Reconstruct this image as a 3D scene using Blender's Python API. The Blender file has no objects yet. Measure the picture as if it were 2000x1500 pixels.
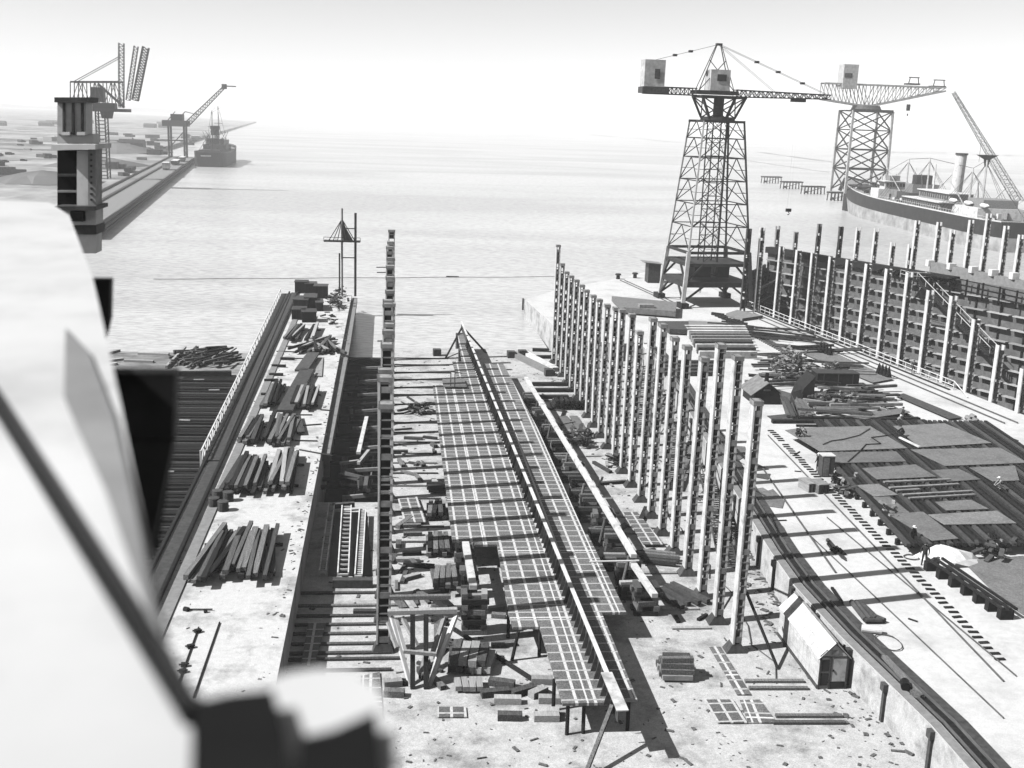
import bpy, math, random
from mathutils import Vector, Matrix
R = math.radians
random.seed(7)
sc = bpy.context.scene
COL = sc.collection
# ------------------------------------------------------------------ camera
FPX, HC = 2206.0, 30.0
def ray(x, y): return Vector((x-1000, -(y-750), -FPX)).normalized()
UP = -Vector((-330, -9450, -FPX)).normalized()
_v = ray(777, 226); FWD = (_v-UP*_v.dot(UP)).normalized(); RT = FWD.cross(UP)
MC = Matrix((RT, FWD, UP))                       # camera axes -> world axes
cam_d = bpy.data.cameras.new('camera'); cam = bpy.data.objects.new('camera', cam_d); COL.objects.link(cam)
cam_d.sensor_width = 36; cam_d.lens = FPX/2000*36
cam_d.clip_start = .05; cam_d.clip_end = 30000
cam.matrix_world = Matrix.Translation((0, 0, HC)) @ MC.to_4x4()
cam_d.dof.use_dof = True; cam_d.dof.focus_distance = 110; cam_d.dof.aperture_fstop = 39.7/26
sc.camera = cam
CP = Vector((0, 0, HC))
def G(x, y, z=0.0):
    d = MC @ ray(x, y); return CP+d*((z-HC)/d.z)
def GY(x, y, Y):
    d = MC @ ray(x, y); return CP+d*(Y/d.y)
def GX(x, y, X):
    d = MC @ ray(x, y); return CP+d*(X/d.x)
# ------------------------------------------------------------------ world, sun, exposure
SUN = Vector((-13.67, -2.86, 14.09)).normalized()
w = bpy.data.worlds.new("World"); sc.world = w; w.use_nodes = True
nt = w.node_tree; bg = nt.nodes['Background']
sky = nt.nodes.new('ShaderNodeTexSky'); sky.sky_type = 'NISHITA'; sky.sun_disc = False
sky.sun_elevation = math.asin(SUN.z); sky.sun_rotation = math.atan2(SUN.x, SUN.y)
sky.dust_density = 0.0; sky.air_density = 1.0; sky.ozone_density = 0.0
bw = nt.nodes.new('ShaderNodeRGBToBW')            # black-and-white film
nt.links.new(sky.outputs[0], bw.inputs[0]); nt.links.new(bw.outputs[0], bg.inputs[0])
bg.inputs[1].default_value = 0.085
sd = bpy.data.lights.new('sun', 'SUN'); sd.energy = 5.0; sd.angle = R(.5); sd.color = (1, 1, 1)
so = bpy.data.objects.new('sun', sd); COL.objects.link(so)
so.rotation_euler = (-SUN).to_track_quat('-Z', 'Y').to_euler(); so.location = (-30, -10, 80)
sc.view_settings.view_transform = 'Standard'; sc.view_settings.look = 'None'
sc.view_settings.exposure = 0.62; sc.view_settings.gamma = 1
sc.cycles.max_bounces = 4; sc.cycles.diffuse_bounces = 0; sc.cycles.volume_bounces = 1; sc.cycles.use_denoising = True

# ------------------------------------------------------------------ materials
def mat(name, v, var=.3, scale=3., rough=.85, bump=.0, metal=0., objr=0., stretch=None, grain=0., spec=.12, dirt=0., dscale=.3, dval=.35, lines=None):
    m = bpy.data.materials.new(name); m.use_nodes = True
    n = m.node_tree.nodes; L = m.node_tree.links; p = n['Principled BSDF']
    tc = n.new('ShaderNodeTexCoord'); mp = n.new('ShaderNodeMapping'); L.new(tc.outputs['Object'], mp.inputs[0])
    if stretch: mp.inputs['Scale'].default_value = stretch
    ns = n.new('ShaderNodeTexNoise'); ns.inputs['Scale'].default_value = scale; ns.inputs['Detail'].default_value = 6
    ns.inputs['Roughness'].default_value = .65
    L.new(mp.outputs[0], ns.inputs[0])
    mr = n.new('ShaderNodeMapRange'); L.new(ns.outputs[0], mr.inputs[0])
    mr.inputs[1].default_value = .3; mr.inputs[2].default_value = .7
    mr.inputs[3].default_value = v*(1-var); mr.inputs[4].default_value = v*(1+var)
    out = mr.outputs[0]
    def mul(a, b):
        q = n.new('ShaderNodeMath'); q.operation = 'MULTIPLY'; L.new(a, q.inputs[0])
        if isinstance(b, (int, float)): q.inputs[1].default_value = b
        else: L.new(b, q.inputs[1])
        return q.outputs[0]
    if dirt:
        n2 = n.new('ShaderNodeTexNoise'); n2.inputs['Scale'].default_value = dscale; n2.inputs['Detail'].default_value = 9
        n2.inputs['Roughness'].default_value = .7
        L.new(tc.outputs['Object'], n2.inputs[0])
        m2 = n.new('ShaderNodeMapRange'); L.new(n2.outputs[0], m2.inputs[0])
        m2.inputs[1].default_value = .52-.1*dirt; m2.inputs[2].default_value = .68
        m2.inputs[3].default_value = 1; m2.inputs[4].default_value = dval
        out = mul(out, m2.outputs[0])
    if grain:
        n3 = n.new('ShaderNodeTexNoise'); n3.inputs['Scale'].default_value = 14; n3.inputs['Detail'].default_value = 4; n3.inputs['Roughness'].default_value = .8
        L.new(tc.outputs['Object'], n3.inputs[0]); m4 = n.new('ShaderNodeMapRange'); L.new(n3.outputs[0], m4.inputs[0])
        m4.inputs[1].default_value = .35; m4.inputs[2].default_value = .6; m4.inputs[3].default_value = 1-grain; m4.inputs[4].default_value = 1+grain*.25
        out = mul(out, m4.outputs[0])
    if objr:
        oi = n.new('ShaderNodeObjectInfo'); m3 = n.new('ShaderNodeMapRange'); L.new(oi.outputs['Random'], m3.inputs[0])
        m3.inputs[3].default_value = 1-objr; m3.inputs[4].default_value = 1+objr
        out = mul(out, m3.outputs[0])
    if lines:                                   # painted / welded seams: (axis, pitch, width, value, offset)
        sx = n.new('ShaderNodeSeparateXYZ'); L.new(tc.outputs['Object'], sx.inputs[0])
        for (ax, pitch, wd, val, off) in lines:
            a = n.new('ShaderNodeMath'); a.operation = 'ADD'; L.new(sx.outputs[ax], a.inputs[0]); a.inputs[1].default_value = off+1000*pitch
            nz = n.new('ShaderNodeMath'); nz.operation = 'MULTIPLY_ADD'; L.new(ns.outputs[0], nz.inputs[0]); nz.inputs[1].default_value = .03; L.new(a.outputs[0], nz.inputs[2])
            b = n.new('ShaderNodeMath'); b.operation = 'MODULO'; L.new(nz.outputs[0], b.inputs[0]); b.inputs[1].default_value = pitch
            c = n.new('ShaderNodeMath'); c.operation = 'LESS_THAN'; L.new(b.outputs[0], c.inputs[0]); c.inputs[1].default_value = wd
            mx = n.new('ShaderNodeMix'); mx.data_type = 'FLOAT'; L.new(c.outputs[0], mx.inputs[0]); L.new(out, mx.inputs[2])
            vv = n.new('ShaderNodeMapRange'); L.new(ns.outputs[0], vv.inputs[0]); vv.inputs[1].default_value = .3; vv.inputs[2].default_value = .7
            vv.inputs[3].default_value = val*.65; vv.inputs[4].default_value = val*1.2; L.new(vv.outputs[0], mx.inputs[3])
            out = mx.outputs[0]
    cc = n.new('ShaderNodeCombineColor')
    for i in range(3): L.new(out, cc.inputs[i])
    L.new(cc.outputs[0], p.inputs['Base Color'])
    p.inputs['Roughness'].default_value = rough; p.inputs['Metallic'].default_value = metal; p.inputs['Specular IOR Level'].default_value = spec
    if bump:
        bp = n.new('ShaderNodeBump'); bp.inputs['Strength'].default_value = bump; bp.inputs['Distance'].default_value = .05
        L.new(ns.outputs[0], bp.inputs['Height']); L.new(bp.outputs[0], p.inputs['Normal'])
    return m
M = dict(
    floor=mat('slip_concrete', .46, .16, 2.3, .9, .5, grain=.35, dirt=.35, dscale=.35, dval=.45),
    apron=mat('apron_concrete', .54, .09, 2.0, .9, .3, grain=.22, dirt=.45, dscale=.16, dval=.74),
    pier=mat('pier_concrete', .52, .1, 2.5, .9, .35, grain=.25, dirt=.2, dscale=.35, dval=.5),
    wallc=mat('limewashed_wall', .50, .18, 1.2, .9, .3, grain=.3, dirt=.45, dscale=.5, dval=.45),
    darkc=mat('near_black_concrete', .02, .5, .8, .8, .4),  # even near-black tone for the sunken floors and the crane pier
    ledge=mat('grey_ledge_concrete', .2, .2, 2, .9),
    pale=mat('pale_steel_paint', .55, .16, 1.5, .55, .1, dirt=.25, dscale=.9, dval=.5, objr=.08),
    paled=mat('weathered_primer', .22, .35, 2.5, .6, .1, objr=.15),
    dark=mat('dark_rusty_steel', .018, .5, 3, .6, .2, objr=.2),
    mid=mat('mid_grey_steel', .06, .4, 3, .6, .15, objr=.25),
    timber=mat('weathered_timber', .12, .45, 4, .85, .4, grain=.5, objr=.6, stretch=(3, .35, 3)),
    timberd=mat('tarred_timber', .018, .5, 4, .8, .4, objr=.4, stretch=(3, .35, 3)),
    timberl=mat('bleached_timber', .30, .3, 4, .85, .4, objr=.25, stretch=(3, .35, 3)),
    grid=mat('keel_plating', .155, .55, 9, .6, .15, grain=.5, dirt=.2, dscale=.25, dval=.6, lines=[('X', 1.04, .17, .55, .1), ('Y', 1.12, .15, .42, .3), ('X', 3.9, .1, .6, .5), ('Y', 11.3, .16, .6, .8)]),
    gridb=mat('primed_plating', .12, .5, 9, .6, .15, grain=.4, lines=[('X', .78, .16, .5, .1), ('Y', 1.0, .14, .46, .2)]),
    plate=mat('steel_plate', .18, .3, 5, .55, .15, grain=.4, dirt=.4, dscale=.5, dval=.7, objr=.2),
    rail=mat('rail_steel', .10, .4, 4, .5, .1, stretch=(3, .2, 1)),
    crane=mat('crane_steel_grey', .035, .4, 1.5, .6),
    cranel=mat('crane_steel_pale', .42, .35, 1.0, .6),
    white=mat('white_paint', .6, .12, 1.5, .6, dirt=.25, dscale=.6, dval=.6),
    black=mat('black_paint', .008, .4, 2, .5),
    hull=mat('hull_dark_paint', .022, .5, .35, .6, grain=.3),
    hull2=mat('hull_boot_topping', .36, .35, .35, .6, dirt=.5, dscale=.12, dval=.6),
    glass=mat('dark_window', .03, .3, 2, .2),
    deckw=mat('gantry_deck_paint', .47, .1, .9, .7, dirt=.2, dscale=1.2, dval=.8),
    hutw=mat('limewashed_boards', .56, .15, 1.5, .8, .2, grain=.25, dirt=.4, dscale=.9, dval=.6, lines=[('Y', .62, .025, .25, .1), ('Z', .9, .02, .3, .2)]),
    cloth=mat('dark_work_clothes', .03, .4, 8, .9, objr=.3),
    skin=mat('skin', .38, .1, 8, .6),
    capm=mat('light_cap', .7, .1, 8, .8),
    roof=mat('roof_felt', .16, .3, 2, .8),
    earth=mat('yard_earth', .34, .4, .06, .95, .3, stretch=(1, .35, 1), dirt=1.2, dscale=.013, dval=.18),
    mud=mat('mudflat', .2, .3, .02, .6),
    hill=mat('far_ground', .12, .4, .01, .95),
    cover=mat('tarpaulin', .62, .15, 3, .8, .4),
)
# water: silty, sunlit estuary water with a light chop
def water_mat():
    m = bpy.data.materials.new('estuary_water'); m.use_nodes = True
    n = m.node_tree.nodes; L = m.node_tree.links; p = n['Principled BSDF']
    tc = n.new('ShaderNodeTexCoord'); mp = n.new('ShaderNodeMapping'); L.new(tc.outputs['Object'], mp.inputs[0])
    mp.inputs['Scale'].default_value = (.35, 1, 1)
    big = n.new('ShaderNodeTexNoise'); big.inputs['Scale'].default_value = .012; big.inputs['Detail'].default_value = 7; L.new(mp.outputs[0], big.inputs[0])
    big.inputs['Distortion'].default_value = .8
    mr = n.new('ShaderNodeMapRange'); L.new(big.outputs[0], mr.inputs[0]); mr.inputs[1].default_value = .38; mr.inputs[2].default_value = .62
    mr.inputs[3].default_value = .43; mr.inputs[4].default_value = .56
    sm = n.new('ShaderNodeTexNoise'); sm.inputs['Scale'].default_value = 1.5; sm.inputs['Detail'].default_value = 5; L.new(mp.outputs[0], sm.inputs[0])
    s2 = n.new('ShaderNodeMapRange'); L.new(sm.outputs[0], s2.inputs[0]); s2.inputs[1].default_value = .35; s2.inputs[2].default_value = .6
    s2.inputs[3].default_value = .72; s2.inputs[4].default_value = 1.05
    ml = n.new('ShaderNodeMath'); ml.operation = 'MULTIPLY'; L.new(mr.outputs[0], ml.inputs[0]); L.new(s2.outputs[0], ml.inputs[1])
    cc = n.new('ShaderNodeCombineColor')
    for i in range(3): L.new(ml.outputs[0], cc.inputs[i])
    L.new(cc.outputs[0], p.inputs['Base Color']); p.inputs['Roughness'].default_value = .25; p.inputs['IOR'].default_value = 1.33
    bp = n.new('ShaderNodeBump'); bp.inputs['Strength'].default_value = .8; bp.inputs['Distance'].default_value = .25
    L.new(sm.outputs[0], bp.inputs['Height']); L.new(bp.outputs[0], p.inputs['Normal'])
    return m
M['water'] = water_mat()

# ------------------------------------------------------------------ mesh helpers
class MB:
    def __init__(s): s.v = []; s.f = []; s.mi = []
    def add(s, vs, fs, mi=0):
        b = len(s.v); s.v += [Vector(q) for q in vs]; s.f += [tuple(b+i for i in f) for f in fs]; s.mi += [mi]*len(fs); return s
    def frame(s, o, ax, ay, az, mi=0):            # box from corner vectors, o = centre
        o, ax, ay, az = Vector(o), Vector(ax)/2, Vector(ay)/2, Vector(az)/2
        vs = [o+sx*ax+sy*ay+sz*az for sz in (-1, 1) for sy in (-1, 1) for sx in (-1, 1)]
        return s.add(vs, [(0, 2, 3, 1), (4, 5, 7, 6), (0, 1, 5, 4), (2, 6, 7, 3), (0, 4, 6, 2), (1, 3, 7, 5)], mi)
    def box(s, c, d, rz=0, mi=0):
        ca, sa = math.cos(rz), math.sin(rz)
        return s.frame(c, (d[0]*ca, d[0]*sa, 0), (-d[1]*sa, d[1]*ca, 0), (0, 0, d[2]), mi)
    def bx(s, x0, x1, y0, y1, z0, z1, mi=0):
        return s.box(((x0+x1)/2, (y0+y1)/2, (z0+z1)/2), (x1-x0, y1-y0, z1-z0), 0, mi)
    def beam(s, p, q, w, h=None, mi=0, up=(0, 0, 1)):
        p, q = Vector(p), Vector(q); h = h or w; d = q-p
        if d.length < 1e-6: return s
        u = Vector(up)
        if abs(d.normalized().dot(u)) > .98: u = Vector((0, 1, 0))
        side = d.cross(u).normalized(); up2 = side.cross(d).normalized()
        return s.frame((p+q)/2, side*w, d, up2*h, mi)
    def tube(s, p, q, r, r2=None, n=8, mi=0):
        p, q = Vector(p), Vector(q); r2 = r if r2 is None else r2; d = (q-p).normalized()
        u = Vector((0, 0, 1)) if abs(d.z) < .95 else Vector((1, 0, 0))
        a = d.cross(u).normalized(); b = d.cross(a)
        vs = []
        for c, rr in ((p, r), (q, r2)):
            for i in range(n):
                t = 2*math.pi*i/n; vs.append(c+(a*math.cos(t)+b*math.sin(t))*rr)
        fs = [(i, (i+1) % n, n+(i+1) % n, n+i) for i in range(n)]+[tuple(range(n-1, -1, -1)), tuple(range(n, 2*n))]
        return s.add(vs, fs, mi)
    def prism(s, pts, z0, z1, mi=0):              # polygon extruded vertically; z0/z1 numbers
        n = len(pts); A = sum(pts[i][0]*pts[(i+1) % n][1]-pts[(i+1) % n][0]*pts[i][1] for i in range(n))
        if A < 0: pts = pts[::-1]
        vs = [(p[0], p[1], z0) for p in pts]+[(p[0], p[1], z1) for p in pts]
        return s.add(vs, [tuple(range(n-1, -1, -1)), tuple(range(n, 2*n))]+[(i, (i+1) % n, n+(i+1) % n, n+i) for i in range(n)], mi)
    def slab(s, pts, t, mi=0):                    # 3-D polygon with thickness t downwards
        n = len(pts); a = [Vector(p) for p in pts]
        A = sum(a[i].x*a[(i+1) % n].y-a[(i+1) % n].x*a[i].y for i in range(n))
        if A < 0: a = a[::-1]
        vs = a+[p-Vector((0, 0, t)) for p in a]
        return s.add(vs, [tuple(range(n)), tuple(range(2*n-1, n-1, -1))]+[(i, n+i, n+(i+1) % n, (i+1) % n) for i in range(n)], mi)
    def wire(s, pts, r, n=5, mi=0):
        for a, b in zip(pts, pts[1:]): s.tube(a, b, r, n=n, mi=mi)
        return s
    def mesh(s, name, mats, off=None):
        me = bpy.data.meshes.new(name); off = off or Vector()
        me.from_pydata([v-off for v in s.v], [], s.f); me.validate()
        for m in (mats if isinstance(mats, (list, tuple)) else [mats]): me.materials.append(m)
        if any(s.mi) and len(me.polygons) == len(s.mi):
            me.polygons.foreach_set('material_index', s.mi)
        me.update(); return me
    def base(s):
        xs = [v.x for v in s.v]; ys = [v.y for v in s.v]; zs = [v.z for v in s.v]
        return Vector(((min(xs)+max(xs))/2, (min(ys)+max(ys))/2, min(zs)))
def tag(o, label=None, cat=None, group=None, kind=None):
    if label: o['label'] = label
    if cat: o['category'] = cat
    if group: o['group'] = group
    if kind: o['kind'] = kind
    return o
def thing(name, label, cat, loc=(0, 0, 0), rz=0, group=None):
    o = bpy.data.objects.new(name, None); COL.objects.link(o); o.location = loc; o.rotation_euler = (0, 0, rz); o.empty_display_size = .3
    return tag(o, label, cat, group)
def part(name, mb, m, parent, off=None, label=None):      # mb in world axes; off = the thing's base
    o = bpy.data.objects.new(name, mb.mesh(name, m, off)); COL.objects.link(o); o.parent = parent
    return tag(o, label)
def solo(name, mb, m, label, cat, group=None):
    b = mb.base(); o = bpy.data.objects.new(name, mb.mesh(name, m, b)); COL.objects.link(o); o.location = b
    return tag(o, label, cat, group)
def struct(name, mb, m):
    o = bpy.data.objects.new(name, mb.mesh(name, m)); COL.objects.link(o); return tag(o, kind='structure')
def meshcopy(name, me, loc, rz=0, label=None, cat=None, group=None, rot=None):
    o = bpy.data.objects.new(name, me); COL.objects.link(o); o.location = loc; o.rotation_euler = rot or (0, 0, rz)
    return tag(o, label, cat, group)
def dup(root, loc, rz=0, label=None, group=None):
    r = root.copy(); COL.objects.link(r); r.location = loc; r.rotation_euler = (0, 0, rz)
    if label: r['label'] = label
    if group: r['group'] = group
    for ch in list(root.children):
        c = ch.copy(); COL.objects.link(c); c.parent = r
        for g in ch.children:
            d = g.copy(); COL.objects.link(d); d.parent = c
    return r
ZF = -2.4     # slipway floor
ZW = -3.5     # water
# ================================================================== THE SETTING
# water
wl0, wl1 = Vector((70.3, 209.0)), Vector((117.0, 105.0))   # far dock wall line
mb = MB().slab([(-9000, 9000, ZW), (9000, 9000, ZW), (9000, 10, ZW), (160, 10, ZW), (wl1.x+1, wl1.y, ZW), (wl0.x+1, wl0.y, ZW), (61, 206, ZW), (60.5, 196, ZW), (23, 196, ZW), (23, 156, ZW), (-9000, 156, ZW)], .5)
struct('water', mb, M['water'])
# slipway floor, sloping away under the water
mb = MB()
mb.add([(-1.35, 10, ZF), (40, 10, ZF), (40, 160, ZF), (-1.35, 160, ZF), (-1.35, 180, -6.5), (40, 180, -6.5), (-1.35, 10, -7.5), (-1.35, 160, -7.5), (-1.35, 180, -7.5)],
       [(0, 1, 2, 3), (3, 2, 5, 4), (6, 0, 3, 7), (7, 3, 4, 8)])
mb.add([(-7.2, 10, ZF-.01), (-1.35, 10, ZF-.01), (-1.35, 93, ZF-.01), (-7.2, 93, ZF-.01), (-7.2, 93, -7.5), (-1.35, 93, -7.5)], [(0, 1, 2, 3), (3, 2, 5, 4)])
struct('slipway_floor', mb, M['floor'])
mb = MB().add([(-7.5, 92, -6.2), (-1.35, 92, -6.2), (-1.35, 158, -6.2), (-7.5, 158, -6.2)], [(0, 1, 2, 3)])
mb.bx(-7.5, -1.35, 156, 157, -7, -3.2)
struct('shadow_trench', mb, M['darkc'])  # pit shaped so its own shadow turns this strip black; floor near-black too
# left slipway with closely laid ground ways
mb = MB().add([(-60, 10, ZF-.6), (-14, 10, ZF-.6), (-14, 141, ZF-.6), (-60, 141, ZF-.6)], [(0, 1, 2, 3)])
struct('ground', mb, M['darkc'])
mb = MB().add([(-60, 141, ZF), (-16, 141, ZF), (-16, 155, ZF), (-60, 155, ZF), (-60, 170, -6), (-16, 170, -6), (-60, 141, ZF-.6), (-16, 141, ZF-.6)],
              [(0, 1, 2, 3), (3, 2, 5, 4), (6, 7, 1, 0)])
struct('shore_landing', mb, mat('shore_landing', .26, .45, .6, .85, .4, stretch=(.3, 3, 1), dirt=.5, dscale=.15))
# the pier with the timber stacks
PL = [(-15.6, 10), (-6.0, 10), (-6.21, 56.8), (-6.35, 75), (-6.6, 100), (-7.1, 150), (-7.5, 193.5), (-9.5, 195), (-18.2, 195), (-18.0, 190), (-16.8, 150), (-16.2, 100)]
mb = MB().prism(PL, -8, 0); struct('pier', mb, M['pier'])
mb = MB().prism([(-6.67, 101), (-5.9, 101), (-6.1, 150), (-6.55, 193), (-7.4, 193), (-7.05, 150)], -1.2, -.45); 
for i in range(24):
    y = 103+i*3.9; x = -6.62-(y-101)*.0087; mb.bx(x-.1, x+.62, y, y+.25, -3.4, -1.2)
solo('walkway_ledge', mb, M['ledge'], 'grey concrete walkway ledge running along the pier side above the dark trench', 'ledge')
# right hand quay (apron)
AP = [(28.0, 10), (28.0, 51), (27.2, 61.5), (27.0, 69), (27.4, 75.5), (29.0, 91.5), (32.0, 119), (33.9, 137), (34.6, 152), (23.9, 156.5), (23.6, 170), (22.1, 191.8), (30, 205), (43.2, 220.1), (52, 232),
      (58.5, 240), (60.1, 238), (60.4, 187.8), (69.25, 119), (76, 66.5), (83.2, 10)]
mb = MB().prism(AP, -14, 0); ap = struct('quay', mb, M['apron'])
ap.data.materials.append(M['wallc'])
for p in ap.data.polygons:
    if abs(p.normal.z) < .5: p.material_index = 1
# dry dock bottom and its wet end
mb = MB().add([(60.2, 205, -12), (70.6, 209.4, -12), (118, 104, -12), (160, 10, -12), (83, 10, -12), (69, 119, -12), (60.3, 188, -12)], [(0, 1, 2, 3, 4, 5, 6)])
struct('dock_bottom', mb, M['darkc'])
# land on the far left
mb = MB().prism([(-77, 300), (-86, 380), (-127.2, 733), (-129, 757), (-175, 790), (-190, 1000), (-430, 3600), (-1800, 6500), (-5000, 7000), (-5000, 300)], -6, -.05); struct('far_left_ground', mb, M['earth'])
# mudflats and a low far shore across the estuary
mb = MB()
for (x0, y0, x1, y1, t) in [(1150, 262, 1420, 286, 2), (1420, 288, 1640, 318, 3), (1450, 312, 1620, 336, 1.5), (1700, 296, 1850, 298, 2), (1880, 300, 2000, 304, 3), (880, 244, 1150, 262, 1.5)]:
    a = [G(x0+(x1-x0)*i/8, y0+(y1-y0)*i/8+random.uniform(-.6, .6), ZW+.05) for i in range(9)]
    b = [G(x0+(x1-x0)*i/8, y0+(y1-y0)*i/8+random.uniform(.3, t), ZW+.05) for i in range(8, -1, -1)]
    mb.slab(a+b, .3)
struct('mudflats', mb, M['mud'])
mb = MB()
pts = []
for i in range(41):
    x = -5000+i*350; pts.append((x, 8600-abs(x)*.05))
for i in range(40):
    h0, h1 = [12+26*abs(math.sin(k*.9))*max(0, (18-k)/18)+9*abs(math.sin(k*2.3)) for k in (i, i+1)]
    (x0, y0), (x1, y1) = pts[i], pts[i+1]
    mb.add([(x0, y0, -5), (x1, y1, -5), (x1, y1, h1-3), (x0, y0, h0-3), (x0, y0+300, -5), (x1, y1+300, -5)], [(0, 1, 2, 3), (3, 2, 5, 4)])
struct('far_hills', mb, M['hill'])
# haze
mb = MB().bx(-9050, 9050, -60, 9050, -16, 78)
hz = solo('haze', mb, M['water'], None, None); hz['kind'] = 'stuff'
hm = bpy.data.materials.new('haze'); hm.use_nodes = True; n = hm.node_tree.nodes; n.remove(n['Principled BSDF'])
pv = n.new('ShaderNodeVolumePrincipled'); pv.inputs['Color'].default_value = (1, 1, 1, 1); pv.inputs['Density'].default_value = .00025
pv.inputs['Anisotropy'].default_value = .0
hm.node_tree.links.new(pv.outputs[0], n['Material Output'].inputs['Volume'])
hz.data.materials.clear(); hz.data.materials.append(hm)

# floating boom across the river mouth
mb = MB(); pts = [G(300+i*20, 545-.006*i*20+.4*math.sin(i*.6), ZW+.12) for i in range(42)]; mb.wire(pts, .055, 5)
mb.beam(G(872, 540, ZW+.2), G(896, 540.5, ZW+.1), .4, .2)
solo('floating_boom', mb, M['timberd'], 'long thin floating boom lying across the water beyond the slipways', 'boom')

# ---- left slipway ground ways (long dark transverse timbers)
gm = [MB().box((0, 0, .16), (24.0, .42, .34)).mesh('ground_way', M['timberd']), MB().box((0, 0, .12), (23.2, .30, .26)).mesh('ground_way', M['mid']),
      MB().box((0, 0, .14), (24.4, .5, .3)).mesh('ground_way', M['black'])]
y = 52.0; k = 0
while y < 140:
    meshcopy('ground_way', gm[k % 3 if random.random() < .8 else 2], (-28.6+random.uniform(-.5, .5), y, ZF-.6+random.choice([0, 0, .12])), random.uniform(-.006, .006),
             'dark timber ground way laid across the left slipway', 'ground way', 'ground ways across the left slipway')
    y += random.choice([.62, .7, .85, 1.0]); k += 1
for (x, yy) in [(905, 748), (820, 690), (740, 915), (650, 1200)]:
    px, py = 100+x*.35, 500+yy*.35
    a = G(px-9, py, ZF-.15); b = G(px+12, py+random.uniform(-1, 1), ZF-.15)
    solo('plank', MB().beam(a, b, .25, .08), M['timberl'], 'short bleached plank dropped on the dark ground ways of the left slipway', 'plank', 'bleached planks on the left slipway')
# heap of poles at the head of the left slipway
pm = [MB().tube((-L/2, 0, 0), (L/2, 0, 0), r, r*.8, 7).mesh('pole', m) for L, r, m in [(4.5, .16, M['timber']), (5.5, .2, M['timber']), (3.6, .14, M['timberl']), (4.2, .18, M['timberd'])]]
for i in range(78):
    c = G(random.triangular(345, 470, 400), random.uniform(690, 716), ZF)
    meshcopy('pole', random.choice(pm), c+Vector((0, 0, .2+.9*random.random()*max(0, 1-abs(c.x+24)/6))), 0, 'round weathered pole in the tangled heap on the shore beside the pier', 'pole', 'poles heaped on the shore left of the pier',
             rot=(0, random.uniform(-.12, .12), R(62)+random.uniform(-.45, .45)))
for (a, b) in [((208, 690), (232, 684)), ((205, 705), (240, 701)), ((205, 713), (228, 710)), ((243, 704), (300, 706)), ((270, 690), (330, 692))]:
    solo('timber_baulk', MB().beam(G(*a, ZF+.15), G(*b, ZF+.15), .6, .3), M['timberl'], 'pale squared baulk lying on the shore left of the pole heap', 'timber', 'pale baulks on the left shore')
a, b = G(325, 716, ZF+.3), G(362, 678, ZF+.3)
solo('timber_baulk', MB().beam(a, b, .3, .3), M['timberl'], 'pale baulk laid slantwise along the left side of the pole heap', 'timber')
a, b = G(205, 731, ZF+.3), G(452, 729, ZF+.3)
solo('kerb_beam', MB().beam(a, b, .7, .6), M['timberd'], 'long black beam edging the shore above the dark slipway', 'beam')
# ================================================================== PIER
def pline(x0, y0, x1, y1, w, h, z, m, name, label, cat, group=None):
    return solo(name, MB().beam((x0, y0, z+h/2), (x1, y1, z+h/2), w, h), m, label, cat, group)
# crane track on the pier's left side: sunk dark slot with two rails and a long baulk
pline(-14.5, 30, -17.3, 194, .9, .14, 0, M['mid'], 'track_bed', 'dark crane track bed running the whole length of the pier', 'track')
for dx, lab in ((-.75, 'left'), (.62, 'right')):
    pline(-14.5+dx, 30, -17.3+dx, 194, .22, .34, 0, M['dark'], 'crane_rail', 'steel crane rail on the %s side of the pier track bed' % lab, 'rail')
pline(-13.3, 30, -15.2, 194, .75, .10, 0, M['ledge'], 'guard_plank', 'grey plank strip lying beside the pier crane rails, nearest the timber stacks', 'plank')
pline(-15.9, 96.5, -18.4, 192, 1.5, .25, 0, M['mid'], 'deck_walkway', 'dark boarded walkway on the outer left edge of the pier', 'walkway')
# white lattice parapet on the outer edge
t = thing('parapet', 'white lattice parapet along the outer left edge of the pier', 'parapet', (-17, 98, 0))
L0, L1 = Vector((-16.7, 96.5, 0)), Vector((-19.3, 192, 0)); D = L1-L0
mb = MB().beam(L0+Vector((0, 0, 1.1)), L1+Vector((0, 0, 1.1)), .12); part('top_rail', mb, M['white'], t, t.location)
mb = MB(); n = 60
for i in range(n):
    a = L0+D*(i/n); b = L0+D*((i+1)/n)
    mb.beam(a, b+Vector((0, 0, 1.1)), .09); mb.beam(a+Vector((0, 0, 1.1)), b, .09) if i % 2 else None
part('lattice', mb, M['white'], t, t.location)
solo('rail_post', MB().beam((-16.75, 96.4, -2.9), (-16.75, 96.4, 1.15), .16), M['white'], 'white corner post at the near end of the lattice parapet', 'post')
solo('cat_ladder', MB().beam((-16.4, 90, -2.2), (-16.4, 96, -.3), .9, .12), M['mid'], 'dark ladder-like grating below the near end of the parapet', 'ladder')
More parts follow.
